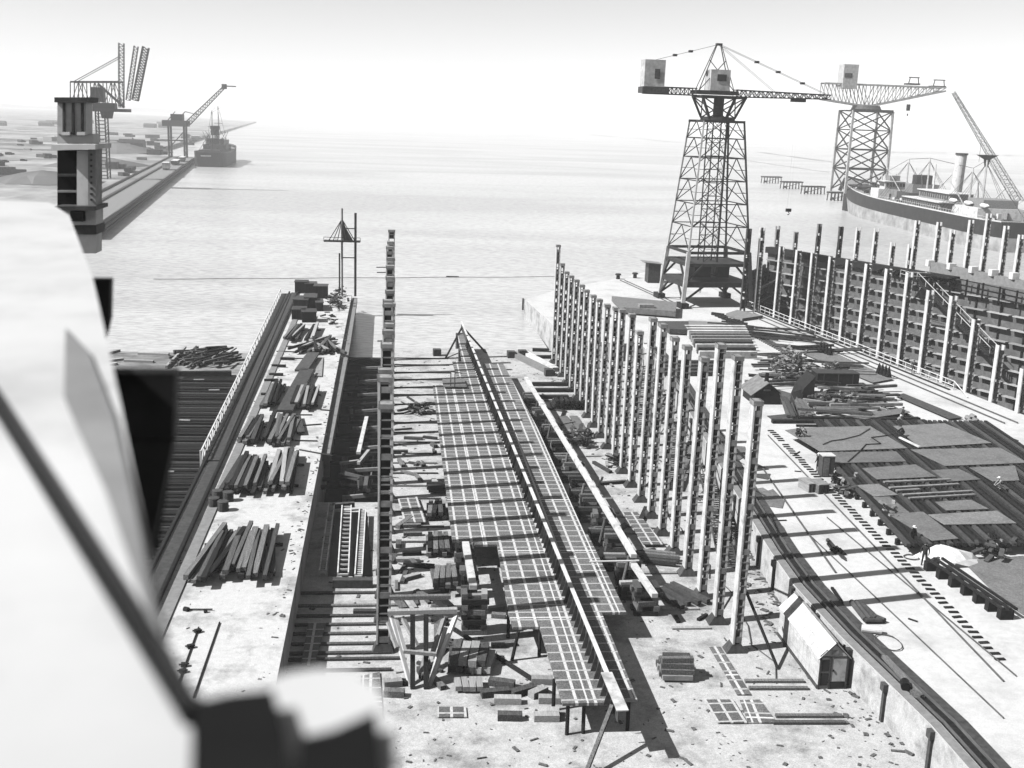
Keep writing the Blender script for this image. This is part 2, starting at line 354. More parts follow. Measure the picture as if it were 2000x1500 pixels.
# timber baulks
tm = [MB().box((0, 0, 0), (.34, L, .3)).mesh('timber_baulk', m) for L, m in [(4.6, M['timber']), (5.0, M['timber']), (4.2, M['timber']), (4.8, M['timberd']), (4.4, M['timberl'])]]
def stack(x0, x1, ynear, yfar, lab, grp, layers=2, fan=.12, jit=.03, z=0, step=.36, drop=.06, sc_=None):
    a, b, c = G(x0, ynear, z), G(x1, ynear, z), G((x0+x1)/2+(ynear-yfar)*.25, yfar, z)
    L = c.y-a.y; n = int((b.x-a.x)/step)
    for j in range(layers):
        for i in range(n-j):
            if random.random() < drop: continue
            f = (i+.5+j*.5)/n
            rz = -(f-.5)*fan*2+random.gauss(0, jit)
            me = random.choice(tm); s = L/4.7*random.uniform(.9, 1.08)
            o = meshcopy('timber_baulk', me, (a.x+(b.x-a.x)*f+random.gauss(0, .06), a.y+L/2+random.gauss(0, L*.05), z+.32+.33*j+random.uniform(0, .05)), 0, lab, 'timber', grp,
                         rot=(random.gauss(0, .012), random.uniform(-.1, .1), rz))
            o.scale = (random.uniform(.75, 1.15), s, random.uniform(.8, 1.1))
    for q in (.22, .78):
        solo('bearer', MB().box(((a.x+b.x)/2, a.y+L*q, z+.09), (b.x-a.x+.3, .25, .18)), M['timberd'], 'cross bearer hidden under '+lab.split(' in ', 1)[-1], 'bearer', 'bearers under the pier timber stacks')
stack(372, 528, 1140, 1048, 'squared timber baulk in the nearest fanned stack on the pier', 'baulks of the nearest pier stack', 2, -.10, .05)
stack(435, 508, 966, 905, 'squared timber baulk in the second stack from the camera, left half', 'baulks of the second pier stack, left half', 2, -.04, .03)
stack(512, 575, 968, 895, 'squared timber baulk in the second stack from the camera, right half', 'baulks of the second pier stack, right half', 3, -.04, .035)
stack(463, 502, 870, 827, 'dark timber baulk in the third stack from the camera, left part', 'baulks of the third pier stack, left part', 2, 0, .03)
stack(510, 567, 872, 822, 'timber baulk in the third stack from the camera, right part', 'baulks of the third pier stack, right part', 2, 0, .035)
stack(508, 540, 800, 758, 'dark timber baulk in the fourth stack, beside the long leaning plank', 'baulks of the fourth pier stack, left part', 2, 0, .03)
stack(562, 616, 802, 765, 'pale timber baulk in the fourth stack, on its right side', 'baulks of the fourth pier stack, right part', 2, -.05, .04)
stack(555, 583, 668, 640, 'short baulk in the small stack below the black crates', 'baulks of the small stack by the crates', 2, 0, .03)
stack(596, 617, 668, 640, 'short baulk in the small stack beside the scrap heap', 'baulks of the small stack by the scrap', 2, 0, .03)
stack(594, 652, 692, 668, 'thin baulk in the loose fan of timbers in mid pier', 'baulks of the loose fan in mid pier', 2, -.5, .25, step=.32)
for (a, b, w, lab) in [((556, 803), (600, 722), 1.6, 'broad dark plank leaning through the fourth timber stack'), ((588, 724), (612, 690), 1.5, 'broad dark plank beyond the fourth timber stack')]:
    solo('broad_plank', MB().beam(G(*a, .55), G(*b, .55), w, .25), M['mid'], lab, 'plank')
solo('pale_plank', MB().beam(G(622, 735, .1), G(625, 700, .1), .8, .1), M['paled'], 'pale plank lying alone on the concrete in mid pier', 'plank')
solo('broad_plank', MB().beam(G(588, 845, .3), G(580, 812, .3), .7, .2), M['timber'], 'grey plank pointing away from the third timber stack', 'plank')
for (x, y) in [(543, 714), (538, 731), (528, 743), (522, 770), (560, 700)]:
    a, b = G(x-12, y, .16), G(x+15, y+random.uniform(-1, 1), .16)
    solo('short_baulk', MB().beam(a, b, .4, .3), M['dark'], 'short dark baulk lying crosswise on the pier beside the crane rail', 'timber', 'short crosswise baulks on the pier')
for (x0, y0, x1, y1) in [(560, 676, 600, 676), (540, 686, 582, 687), (556, 700, 600, 700), (618, 664, 660, 663), (610, 690, 650, 690), (626, 800, 650, 802), (575, 832, 628, 828), (575, 860, 620, 861), (585, 878, 650, 890), (570, 810, 610, 810)]:
    solo('steel_rod', MB().tube(G(x0, y0, .08), G(x1, y1, .08), .07, n=5), M['dark'], 'thin dark rod lying crosswise on the pale pier concrete', 'rod', 'thin rods on the pier')
for (x0, y0, x1, y1) in [(345, 1345, 388, 1225), (378, 1362, 429, 1215)]:
    solo('long_rod', MB().tube(G(x0, y0, .06), G(x1, y1, .06), .05, n=5), M['dark'], 'long thin rod lying lengthwise on the near pier concrete, '+('with clamps on it' if x0 < 350 else 'nearer the pier edge'), 'rod')
for (x, y) in [(386, 1232), (360, 1298), (357, 1310), (372, 1262)]:
    solo('rod_clamp', MB().box(G(x, y, .12), (.35, .25, .2), random.random()).tube(G(x, y, .1)-Vector((.3, 0, 0)), G(x, y, .1)+Vector((.25, .1, 0)), .05), M['dark'], 'small dark clamp on the left long rod near the blurred corner', 'clamp', 'clamps on the long rod')
mb = MB().tube(G(365, 1190, .1), G(415, 1190, .1), .05).tube(G(360, 1189, .1), G(368, 1191, .1), .16).tube(G(398, 1194, .1), G(405, 1193, .1), .1)
solo('hand_tool', mb, M['dark'], 'long-handled dark tool dropped on the near pier concrete', 'tool')
for (x, y) in [(418, 990), (436, 997), (425, 975), (446, 978)]:
    c = G(x, y, 0); mb = MB().tube(c, c+Vector((0, 0, .75)), .42, .42, 12).tube(c+Vector((0, 0, .75)), c+Vector((0, 0, .8)), .45, .3, 12)
    solo('bollard', mb, M['mid'], 'squat dark drum standing beside the pier crane rail', 'drum', 'drums beside the pier crane rail')
# black crates at the pier head
def crate(px, py, w, d, h, rz, lab, m='timberd'):
    c = G(px, py, 0); c = Vector((c.x, c.y+d/2, 0)); t = thing('crate', lab, 'crate', c, rz)
    part('box', MB().box((0, 0, h/2), (w, d, h)), M[m], t)
    part('lid', MB().box((0, 0, h+.06), (w+.2, d+.2, .1)), M['mid'], t)
    mb = MB()
    for sx in (-1, 1):
        mb.box((sx*(w/2-.15), -d/2-.03, h/2), (.2, .06, h)); mb.box((sx*w*.16, -d/2-.03, h/2), (.15, .06, h))
    part('battens', mb, M['dark'], t)
for a in [(588, 573, 2.1, 2.6, 1.9, 0, 'black crate at the pier head, leftmost of the far row'), (606, 574, 2.0, 2.6, 1.7, .1, 'black crate at the pier head, middle of the far row'),
          (626, 583, 2.2, 2.6, 2.0, 0, 'black crate at the pier head, right end of the far row'), (589, 606, 2.2, 4, 1.6, -.1, 'long black crate in the second row, beside the crane rail'),
          (605, 604, 1.9, 4, 1.8, .05, 'long black crate in the second row, right of its twin'), (583, 625, 2.0, 3, 1.5, 0, 'black crate nearest the camera beside the crane rail'),
          (602, 630, 2.1, 3, 1.5, .1, 'black crate nearest the camera in mid pier'), (622, 608, 1.1, 4, 1.3, .1, 'narrow black crate beside the scrap heap'), (608, 588, 1.2, 1.4, 1.0, .2, 'small black crate between the two rows')]:
    crate(*a)
sm = []
for i in range(5):
    mb = MB()
    for k in range(3):
        a = Vector((random.uniform(-.6, .6), random.uniform(-.6, .6), random.uniform(0, .5))); b = a+Vector((random.uniform(-1.1, 1.1), random.uniform(-1.1, 1.1), random.uniform(-.3, .5)))
        mb.beam(a, b, random.uniform(.06, .4), random.uniform(.05, .3))
    sm.append(mb.mesh('scrap_piece', random.choice([M['mid'], M['dark'], M['paled']])))
def scrap(x0, x1, y0, y1, n, lab, grp, z=0, hh=.8):
    for i in range(n):
        c = G(random.triangular(x0, x1, (x0+x1)/2), random.uniform(y0, y1), z)
        meshcopy('scrap_piece', random.choice(sm), c+Vector((0, 0, .1+random.random()*hh)), random.uniform(0, 6), lab, 'scrap', grp)
scrap(640, 684, 570, 600, 26, 'twisted piece of scrap in the heap under the signal frame', 'scrap heap at the pier head')
scrap(645, 668, 592, 606, 8, 'twisted piece of scrap in the heap under the signal frame', 'scrap heap at the pier head')
scrap(640, 655, 615, 645, 6, 'loose offcut beside the pier edge walkway', 'offcuts by the pier edge')
# the frame with a triangular truss at the pier head
P = GY(668, 565, 191); Z = lambda y, Y=191: GY(668, y, Y).z
t = thing('signal_frame', 'tall dark timber frame with a triangular topped platform at the pier head', 'frame', (-9.6, 192, 0))
xl, xm, xr = GY(667, 560, 192).x, GY(668, 440, 192).x, GY(694, 560, 192).x
zt = GY(669, 407, 192).z; zr = GY(696, 416, 192).z; zp = GY(668, 471, 192).z
part('post', MB().tube((xm, 192, 0), (xm, 192, zt), .17), M['paled'], t, t.location)
part('post', MB().tube((xr, 192, 0), (xr, 192, zr), .2), M['timberd'], t, t.location)
part('post', MB().tube((xl-.35, 192.3, 0), (xl-.35, 192.3, GY(665, 495, 192).z), .13), M['timberd'], t, t.location)
for y in (446, 503): part('crossbar', MB().beam((xm, 192, Z(y, 192)), (xr+.1, 192, Z(y, 192)), .16), M['dark'], t, t.location)
x0, x1 = GY(633, 475, 192).x, GY(704, 475, 192).x
mb = MB().beam((x0, 192, zp), (x1, 192, zp), 1.8, .18).beam((x0, 191.1, zp+.7), (x1, 191.1, zp+.7), .08)
for i in range(7): x = x0+(x1-x0)*i/6; mb.beam((x, 191.1, zp), (x, 191.1, zp+.7), .07)
part('platform', mb, M['dark'], t, t.location)
za = GY(668, 428, 192).z
mb = MB()
for i in range(7):
    x = x0+.8+(x1-x0-1.7)*i/6; mb.beam((x, 191.6, zp+.1), (xm, 192, za), .12 if i in (0, 6) else .07, .12)
mb.add([(xm+.2, 192, zp+.1), (x1-1.2, 192, zp+.1), (xm+.05, 192, za-.4), (xm+.2, 192.05, zp+.1), (x1-1.2, 192.05, zp+.1), (xm+.05, 192.05, za-.4)], [(0, 1, 2), (5, 4, 3), (0, 3, 4, 1), (1, 4, 5, 2), (2, 5, 3, 0)])
part('triangular_truss', mb, M['dark'], t, t.location)

# ================================================================== LATTICE POSTS
def post_mesh(h, w=.62, d=.74, side='pale', front='paled', solid=.1):
    a = MB()
    for s_ in (-1, 1):
        x = s_*(w/2-.03); a.bx(x-.03, x+.03, -d/2, d/2, .58, h)
        for y in (-d/2+.02, d/2-.02): xi = s_*(w/2-.09); a.bx(xi-.05, xi+.05, y-.02, y+.02, .58, h)
    if solid: a.bx(-w/2, -w/2+solid, -d/2-.045, -d/2-.022, .6, h)
    z = .7; k = 0
    while z < h-.3:
        hh = .09 if k % 5 else .4
        a.bx(-w/2+.06, w/2-.06, -d/2-.02, -d/2+.015, z, z+hh, 1)
        if k % 4 != 1: a.bx(-w/2+.06, w/2-.06, d/2-.015, d/2+.02, z+.02, z+.56, 2)  # dark back plates added so the openings look shaded inside
        z += hh+.44; k += 1
    c = MB(); c.add([(-.68, -.5, 0), (.68, -.5, 0), (.68, .5, 0), (-.68, .5, 0), (-w/2, -d/2, .6), (w/2, -d/2, .6), (w/2, d/2, .6), (-w/2, d/2, .6)],
                    [(0, 1, 5, 4), (1, 2, 6, 5), (2, 3, 7, 6), (3, 0, 4, 7), (4, 5, 6, 7), (3, 2, 1, 0)])
    e = MB().bx(-w/2-.03, w/2+.03, -d/2-.06, d/2+.03, h-.3, h)
    return dict(shaft=a.mesh('lattice_shaft', [M[side], M[front], M['dark']]), foot=c.mesh('foot', M['mid']), head=e.mesh('head_plate', M[front]))
_pc = {}
def lattice_post(x, y, z, h, label, group, side='pale', front='paled', w=.57, d=.72, rz=0, foot=True):
    key = (round(h*2)/2, side, front, w)
    if key not in _pc: _pc[key] = post_mesh(key[0], w, d, side, front)
    ms = _pc[key]; t = thing('lattice_post', label, 'post', (x, y, z), rz, group); t.scale = (1, 1, h/key[0]); t.rotation_euler = (random.gauss(0, .004), random.gauss(0, .004), rz+random.gauss(0, .02))
    for nm, k in (('lattice_shaft', 'shaft'), ('foot', 'foot'), ('head_plate', 'head')):
        if nm != 'lattice_shaft' and not foot: continue
        o = bpy.data.objects.new(nm, ms[k]); COL.objects.link(o); o.parent = t
    return t
tops = {0: (1477, 780), 1: (1438, 694), 2: (1403, 671), 3: (1372, 697), 4: (1343, 675), 5: (1317, 658), 6: (1290, 632), 7: (1267, 620), 8: (1250, 646),
        9: (1231, 612), 10: (1218, 604), 11: (1205, 600), 12: (1192, 594), 13: (1178, 584), 14: (1165, 576), 15: (1154, 566), 16: (1142, 556), 17: (1130, 546), 18: (1120, 538), 19: (1110, 530), 20: (1101, 514), 21: (1089, 478)}
ordn = ['first', 'second', 'third', 'fourth', 'fifth', 'sixth', 'seventh', 'eighth', 'ninth', 'tenth', 'eleventh', 'twelfth', 'thirteenth', 'fourteenth', 'fifteenth', 'sixteenth', 'seventeenth', 'eighteenth', 'nineteenth', 'twentieth', 'twenty-first', 'twenty-second', 'twenty-third', 'twenty-fourth', 'twenty-fifth', 'twenty-sixth']
for k in range(22):
    Y = 64.45+4.12*k; zt = GY(*tops[k], Y).z
    zt = min(max(zt, 9.5), 16.2)
    lattice_post(21.72, Y, ZF, zt-ZF, 'pale ladder-like lattice post, %s of the right-hand row counting from the camera' % ordn[k], 'lattice posts of the right-hand row')
for k in range(22):
    Y = 65.1+4.12*k; h = 15.9+1.4*math.sin(k*1.7)*.5
    if k == 21: h = 17.7
    if k == 20: h = 16.6
    lattice_post(-.55-.006*k, Y, ZF, h, 'pale ladder-like lattice post, %s of the left-hand row counting from the camera' % ordn[k], 'lattice posts of the left-hand row', w=.88)
for (x0, x1, y, Y) in [(735, 757, 522, 150), (736, 757, 532, 150), (737, 756, 666, 112)]:
    solo('scaffold_pole', MB().tube(GY(x0, y, Y), GY(x1+6, y, Y), .07, n=6), M['timberd'], 'thin pole sticking out leftwards from the left-hand row of posts', 'pole', 'poles sticking out of the left-hand post row')
# extra braces and poles among the right-hand row
for (a, Ya, b, Yb, lab) in [((1227, 642), 110, (1272, 690), 96, 'pale raking plank tied between far posts of the right-hand row'), ((1168, 592), 128, (1215, 640), 118, 'thin raking pole between far posts of the right-hand row'),
                            ((1145, 623), 132, (1178, 623), 128, 'level white rod tied across far posts of the right-hand row')]:
    solo('brace', MB().beam(GY(*a, Ya), GY(*b, Yb), .16, .16), M['white'], lab, 'brace')
mb = MB().beam((22.3, 65.2, 1.5), (23.7, 61.8, ZF), .14)
solo('raking_prop', mb, M['dark'], 'dark raking prop behind the nearest right-hand post', 'prop')

# odds and ends tied between the right-hand posts
for k in range(1, 21, 2):
    Y = 64.45+4.12*k; z = random.uniform(2, 11)
    solo('staging_plank', MB().beam((21.7+random.uniform(-.3, .3), Y, z), (21.7+random.uniform(-.2, .3), Y+4.12*random.choice([1, 1, 2]), z+random.uniform(-1.5, 1.5)), .1, .1), M[random.choice(['timber', 'timberl', 'mid'])], 'slim pole tied between neighbouring posts of the right-hand row', 'pole', 'poles tied between right-hand posts')
# ================================================================== KEEL STRUCTURE
def wallx_(y):
    W_ = [(28.0, 20), (28.0, 51), (27.2, 61.5), (27.0, 69), (27.4, 75.5), (29.0, 91.5), (32.0, 119), (33.9, 137), (34.6, 152)]
    for (x0, y0), (x1, y1) in zip(W_, W_[1:]):
        if y0 <= y <= y1: return x0+(x1-x0)*(y-y0)/(y1-y0)
    return 34
ZD = -.42
gx = lambda Y: 11.75-(Y-54)*.0185
t = thing('keel_structure', 'long ship keel of chequered bottom plating with an upright centre girder', 'ship keel', (11, 100, ZF))
O = t.location
def strip(poly, nm, lab=None, m='grid', dz=0): part(nm, MB().slab([(x, y, ZD+dz) for x, y in poly], .16), M[m], t, O, lab)
strip([(4.35, 78.3), (gx(78)-.02, 78.3), (gx(128)-.02, 128.6), (4.4, 128.6)], 'bottom_plating')
strip([(5.95, 77.9), (gx(78)-.02, 77.9), (gx(78)-.02, 78.29), (5.95, 78.29)], 'bottom_plating')
strip([(7.35, 66.4), (gx(66)-.02, 66.4), (gx(78)-.02, 77.89), (7.6, 77.89)], 'bottom_plating')
strip([(9.15, 54.6), (gx(54)-.02, 54.6), (gx(66)-.02, 66.39), (9.05, 66.39)], 'bottom_plating')
strip([(7.4, 64.0), (9.04, 64.0), (9.04, 66.39), (7.3, 66.39)], 'bottom_plating')
strip([(7.5, 128.61), (gx(128)-.02, 128.61), (gx(141)-.02, 142), (7.3, 142)], 'bottom_plating')
strip([(8.5, 142.01), (gx(141)-.02, 142.01), (gx(160)-.02, 162), (9.0, 162)], 'bottom_plating')
strip([(gx(54)+.02, 54.9), (13.3, 54.9), (13.3, 65.99), (gx(66)+.02, 65.99)], 'bottom_plating')
strip([(gx(66)+.02, 66), (14.9, 66), (14.7, 80), (gx(80)+.02, 80)], 'bottom_plating')
strip([(gx(80)+.02, 80.01), (14.5, 80.01), (14.5, 110), (gx(110)+.02, 110)], 'bottom_plating')
strip([(gx(110)+.02, 110.01), (14.5, 110.01), (13.8, 141), (gx(141)+.02, 141)], 'bottom_plating')
# centre girder
mb = MB().add([], []); n = 24
a, b = Vector((gx(52.5), 52.5, 0)), Vector((gx(165), 165, 0))
part('centre_girder', MB().beam(a+Vector((0, 0, ZD+.55)), b+Vector((0, 0, ZD+.55)), .06, 1.12), M['mid'], t, O)
part('top_flange', MB().beam(a+Vector((0, 0, ZD+1.15)), b+Vector((0, 0, ZD+1.15)), .26, .05), M['white'], t, O)
part('end_cover', MB().beam(a+Vector((0, -.9, ZD+1.2)), a+Vector((-.1, 3.2, ZD+1.2)), .62, .06), M['pale'], t, O)
for s_, nm in ((-1, 'bracket'),):
    Y = 53.4; k = 0
    while Y < 152 and k < 98:
        x = gx(Y); mb = MB().add([(x-.03, Y, ZD), (x-.42, Y, ZD), (x-.16, Y, ZD+1.05), (x-.03, Y, ZD+1.1), (x-.03, Y+.06, ZD), (x-.42, Y+.06, ZD), (x-.16, Y+.06, ZD+1.05), (x-.03, Y+.06, ZD+1.1)],
                                 [(0, 1, 2, 3), (7, 6, 5, 4), (0, 4, 5, 1), (1, 5, 6, 2), (2, 6, 7, 3)])
        part(nm, mb, M['mid'], t, O); Y += .95 if Y < 80 else 1.2; k += 1
for (x, y, lean) in [(7.35, 63.5, .35), (9.1, 64.0, 0), (9.1, 57.4, 0), (9.5, 54.8, 0), (12.9, 55.1, 0), (7.4, 66.6, 0), (10.4, 54.9, 0)]:
    part('prop', MB().tube((x, y, ZF), (x+lean, y+.1, ZD-.1), .11), M['timberd'], t, O)
part('raking_shore', MB().beam((9.6, 50.2, ZF), (11.6, 53.4, ZD+.5), .2), M['timber'], t, O)
for (q0, q1) in [((905, 655), (870, 700)), ((918, 652), (950, 690))]:
    solo('raking_shore', MB().beam(G(*q1, ZF), (gx(163), 163, .3), .2), M['timberd'], 'raking shore at the far end of the keel, on its %s side' % ('left' if q1[0] < 900 else 'right'), 'shore')
part('end_block', MB().bx(8.6, 10.2, 150, 152, ZF, ZD-.2), M['mid'], t, O); part('end_block', MB().bx(8.8, 10.0, 160, 163, ZF-.5, ZD-.2), M['mid'], t, O)
solo('deck_plate', MB().slab([G(866, 755, ZD+.3), G(912, 755, ZD+.3), G(906, 739, ZD+.3), G(864, 740, ZD+.3)], .1), M['plate'], 'plain grey plate lying at the far left corner of the keel plating', 'plate')
solo('guard_rail', MB().tube(G(880, 754, ZD+.3), G(880, 754, ZD+.3)+Vector((0, 0, 1.8)), .06).tube(G(888, 757, ZD+.3), G(888, 757, ZD+.3)+Vector((0, 0, 1.9)), .06).tube(G(880, 754, ZD+.3)+Vector((0, 0, 1.7)), G(902, 750, ZD+.3)+Vector((0, 0, 1.3)), .05), M['mid'], 'thin rail standing on the grey plate at the far end of the keel', 'rail')
# ---- cribs of timber blocks
blk = [MB().box((0, 0, 0), (L, .38, .34)).mesh('block', m) for L, m in [(1.5, M['timber']), (1.7, M['timber']), (1.4, M['timberl']), (1.6, M['timberd'])]]
def crib(x, y, rows, lab, grp, w=1.5, d=1.2, rz=0):
    t = thing('timber_crib', lab, 'crib', (x, y, ZF), rz, grp); z = .17
    for r in range(rows):
        for s in (-1, 1):
            o = bpy.data.objects.new('block', blk[random.choice([0, 1, 3]) if s < 0 else random.choice([0, 1, 2])]); COL.objects.link(o); o.parent = t
            o.scale = (w/1.5*(random.uniform(.9, 1.15)), 1, 1)
            if r % 2: o.rotation_euler = (0, 0, R(90)+random.gauss(0, .04)); o.location = (s*w*.42+random.gauss(0, .05), random.gauss(0, .06), z); o.scale.x = d/1.5*1.1
            else: o.rotation_euler = (0, 0, random.gauss(0, .05)); o.location = (random.gauss(0, .06), s*d*.42, z)
        z += .35
    return t
rowc = [(17.15, 70.3, 5), (16.9, 75.5, 4), (16.95, 80.2, 4), (16.8, 84.8, 5), (16.6, 89.6, 4), (16.4, 94.6, 4), (16.5, 99.6, 4), (16.2, 106, 4), (16.1, 112, 4), (15.9, 119, 4), (15.7, 126, 4)]
for i, (x, y, r) in enumerate(rowc):
    crib(x, y, r+1, 'crib of crossed timber blocks under the pale beam, %s from the camera' % ordn[i], 'cribs under the pale beam right of the keel')
for i in range(9):
    crib(16.4+random.uniform(-.2, .5)-.01*i*4, 72.8+i*5.2, 3, 'low crib of timber blocks in the gap between taller cribs right of the keel', 'low cribs right of the keel', 1.8, 1)
def crib_beam(p, q, lab):
    return solo('pale_beam', MB().beam(p, q, .42, .3), M['pale'], lab, 'beam')
bz = lambda x, y: (x, y, ZF+.17+.35*4+.35)
crib_beam((17.25, 68.2, -.28), (16.9, 73.8, -.28), 'pale squared beam on the nearest crib right of the keel')
crib_beam((17.05, 74.2, .1), (16.6, 93.5, .1), 'long pale beam on cribs right of the keel, nearer half')
crib_beam((16.62, 93.7, .02), (15.6, 131, .02), 'long pale beam on cribs right of the keel, farther half')
for (x, y) in [(16.9, 74.6), (16.6, 82.5), (16.3, 91), (16.2, 100), (15.9, 110), (15.8, 120)]:
    solo('prop', MB().tube((x-.5, y, ZF), (x-.1, y, -.05), .12), M['timber'], 'upright round prop under the pale beam right of the keel', 'prop', 'props under the pale beam')
solo('white_rod', MB().tube(GY(1152, 1097, 73.2), GY(1248, 1095, 73.6), .07), M['white'], 'thin white rod laid level across the keel plating and the beam beside it', 'rod')
crib(5.25, 67.6, 8, 'tall crib of bolted timber blocks beside the left edge of the keel', None, 1.5, .9)
crib(5.3, 73.2, 6, 'crib of timber blocks under the short pale beam left of the keel', None, 1.0, .9)
crib(5.2, 77.4, 6, 'crib of timber blocks under the near corner of the keel plating', None, 1.2, .9)
solo('pale_beam', MB().beam((5.3, 69.6, -.2), (5.25, 77.6, -.2), .5, .3), M['pale'], 'short pale beam on cribs left of the keel', 'beam')
# ---- transverse ridges, sleepers and litter on the slipway floor
rm = [MB().box((0, 0, .05), (w_, .28, .16)).mesh('floor_bearer', M[m]) for w_, m in [(6.5, 'timber'), (8.2, 'timber'), (5.2, 'paled')]]
for i, y in enumerate([1160, 1185, 1205, 1222, 1240, 1260, 1278, 1290, 1312]):
    a, b = G(590, y, ZF), G(752, y+2, ZF)
    meshcopy('floor_bearer', rm[i % 2], ((a.x+b.x)/2-.4, a.y, ZF), 0, 'timber bearer let into the concrete left of the near left-hand posts', 'bearer', 'floor bearers in the near slipway')
for i, y in enumerate([699, 712, 727, 741, 757, 771, 790, 808, 826, 845, 864, 886, 905, 925, 950, 975, 1000, 1030, 1060, 1085]):
    a, b = G(690, y, ZF), G(750, y, ZF)
    if i > 8:
        solo('floor_bearer', MB().beam((-1.1, a.y, ZF+.06), (4.1, a.y, ZF+.06), .2, .12), M['timber'], 'thin bearer crossing the slipway floor between the left posts and the keel', 'bearer', 'bearers between left posts and keel')
    else:
        solo('floor_bearer', MB().beam((-1.1, a.y, ZF+.06), (7.2, a.y, ZF+.06), .25, .14), M['timberd'], 'dark bearer crossing the far slipway floor left of the keel', 'bearer', 'dark bearers left of the far keel')
for i, y in enumerate([1010, 1043, 1079, 1121, 1164, 1192, 1230]):
    a = G(1200, y, ZF)
    solo('floor_bearer', MB().beam((18.4, a.y, ZF+.06), (21.0, a.y, ZF+.06), .3, .14), M['timberl'], 'pale bearer on the floor running to a right-hand post', 'bearer', 'pale bearers by the right-hand posts')
for (x0, x1, y) in [(1455, 1570, 1330), (1463, 1578, 1344), (1515, 1645, 1398), (1510, 1650, 1411)]:
    solo('floor_bearer', MB().beam(G(x0, y, ZF+.08), G(x1, y, ZF+.08), .28, .16), M['timber'], 'long grey bearer on the floor near the white hut', 'bearer', 'bearers on the floor near the hut')
tb = lambda p, q, w, h, m, lab, cat='timber', grp=None, z=ZF, nm='timber_baulk': solo(nm, MB().beam(G(*p, z+h/2), G(*q, z+h/2), w, h), M[m], lab, cat, grp)
# floor litter: planks, blocks
for (p, q) in [((790, 1100), (822, 1099)), ((786, 1081), (823, 1080)), ((773, 1093), (820, 1093)), ((790, 1130), (820, 1122)), ((787, 1027), (822, 1026)), ((788, 1043), (824, 1042)), ((772, 1165), (790, 1190)),
               ((812, 1155), (840, 1170)), ((850, 1175), (870, 1192)), ((955, 1190), (985, 1186)), ((960, 1201), (988, 1203)), ((960, 1260), (1005, 1256)), ((690, 1195), (740, 1195))]:
    tb(p, q, .42, .3, random.choice(['timber', 'timber', 'timberd', 'timberl']), 'loose squared baulk on the floor between left-hand posts and keel', grp='loose baulks left of the keel')
for (p, q) in [((955, 1330), (1005, 1337)), ((940, 1355), (995, 1350)), ((1000, 1355), (1045, 1342)), ((1037, 1358), (1065, 1345)), ((965, 1366), (1018, 1367)), ((1052, 1365), (1095, 1366)), ((1038, 1328), (1080, 1329)),
               ((750, 1335), (785, 1332)), ((750, 1352), (790, 1354)), ((972, 1398), (1020, 1399)), ((1043, 1400), (1092, 1400)), ((1068, 1390), (1092, 1391)), ((760, 1320), (772, 1330))]:
    tb(p, q, .5, .4, random.choice(['timber', 'timber', 'timberl']), 'squared baulk scattered on the pale floor near the splayed trestle', grp='baulks scattered near the trestle')
def pileof(pts, lab, grp, n, L, w=.36, h=.3, rz=0, layers=2, m=('timber', 'timberd'), z=ZF, dx=.42):
    c = G(*pts, z)
    for j in range(layers):
        for i in range(n-j):
            off = (i-(n-1)/2+j*.3)*dx; p = c+Vector((off*math.cos(rz), off*math.sin(rz), h*.5+.15+j*(h+.02)))
            a = rz+random.gauss(0, .05); d = Vector((-math.sin(a), math.cos(a), 0))*L/2*random.uniform(.85, 1.1)
            mm = M[random.choice(m)]
            solo('timber_baulk', MB().beam(p-d, p+d, w, h), mm, lab, 'timber', grp)
pileof((872, 1140), 'upright-lying baulk in the striped pile left of the short pale beam', 'striped pile beside the tall crib', 5, 3.6)
pileof((858, 1072), 'baulk in the striped pile under the near corner of the keel plating', 'striped pile under the plating corner', 5, 3.6)
pileof((852, 1005), 'baulk in the dark pile against the left edge of the keel plating', 'dark pile against the keel plating', 4, 3.4)
pileof((852, 960), 'short baulk in the dark pile against the far left edge of the plating', 'far dark pile against the plating', 4, 1.6, rz=R(90), m=('timberd', 'mid'))
pileof((920, 1300), 'stout block in the pile right of the splayed trestle', 'block pile right of the trestle', 5, 2.6, w=.5, h=.42, dx=.56, rz=R(-10), m=('timber', 'timberl'))
pileof((915, 1345), 'pale baulk end lying below the block pile right of the trestle', 'pale baulks below the block pile', 4, 1.2, m=('timberl',), layers=1)
pileof((1318, 1318), 'short grey baulk in the stack on the floor by the near shadow edge', 'stack by the near shadow edge', 5, 1.9, rz=R(86), layers=4, m=('timber', 'paled'))
pileof((1325, 1170), 'long dark baulk in the loose row near the second right-hand post', 'loose row near the right-hand posts', 4, 3.4, rz=R(28), layers=1, m=('timber', 'mid'), dx=.7)
pileof((1285, 1095), 'flat plank in the heap of planks behind the pale beam', 'planks behind the pale beam', 4, 3, rz=R(75), layers=1, m=('timber',), dx=.6)
pileof((712, 955), 'short baulk beside the left-hand posts in the shaded strip', 'short baulks in the shaded strip', 3, 2.6, layers=2)
pileof((1115, 797), 'dark block in the far stack right of the keel', 'far stack right of the keel', 8, 2.2, rz=R(0), layers=3, m=('timberd',), dx=.6)
for (p, q, w_, m_) in [((700, 885), (716, 815), .4, 'pale'), ((664, 905), (704, 900), .3, 'timberl'), ((700, 905), (720, 880), .3, 'timberl'), ((668, 925), (706, 935), .9, 'mid')]:
    tb(p, q, w_, .25, m_, {(.4): 'long pale beam lying lengthwise in the shaded strip right of the pier'}.get(w_, 'stray timber on the floor at the near end of the dark trench'), grp=None if w_ == .4 else 'stray timbers by the trench')
scrap(790, 842, 797, 812, 22, 'small offcut in the litter heap left of the far keel plating', 'litter left of the far keel', ZF, .3)
scrap(1110, 1160, 850, 875, 24, 'dark offcut in the litter heap right of the pale beam', 'litter right of the pale beam', ZF, .6)
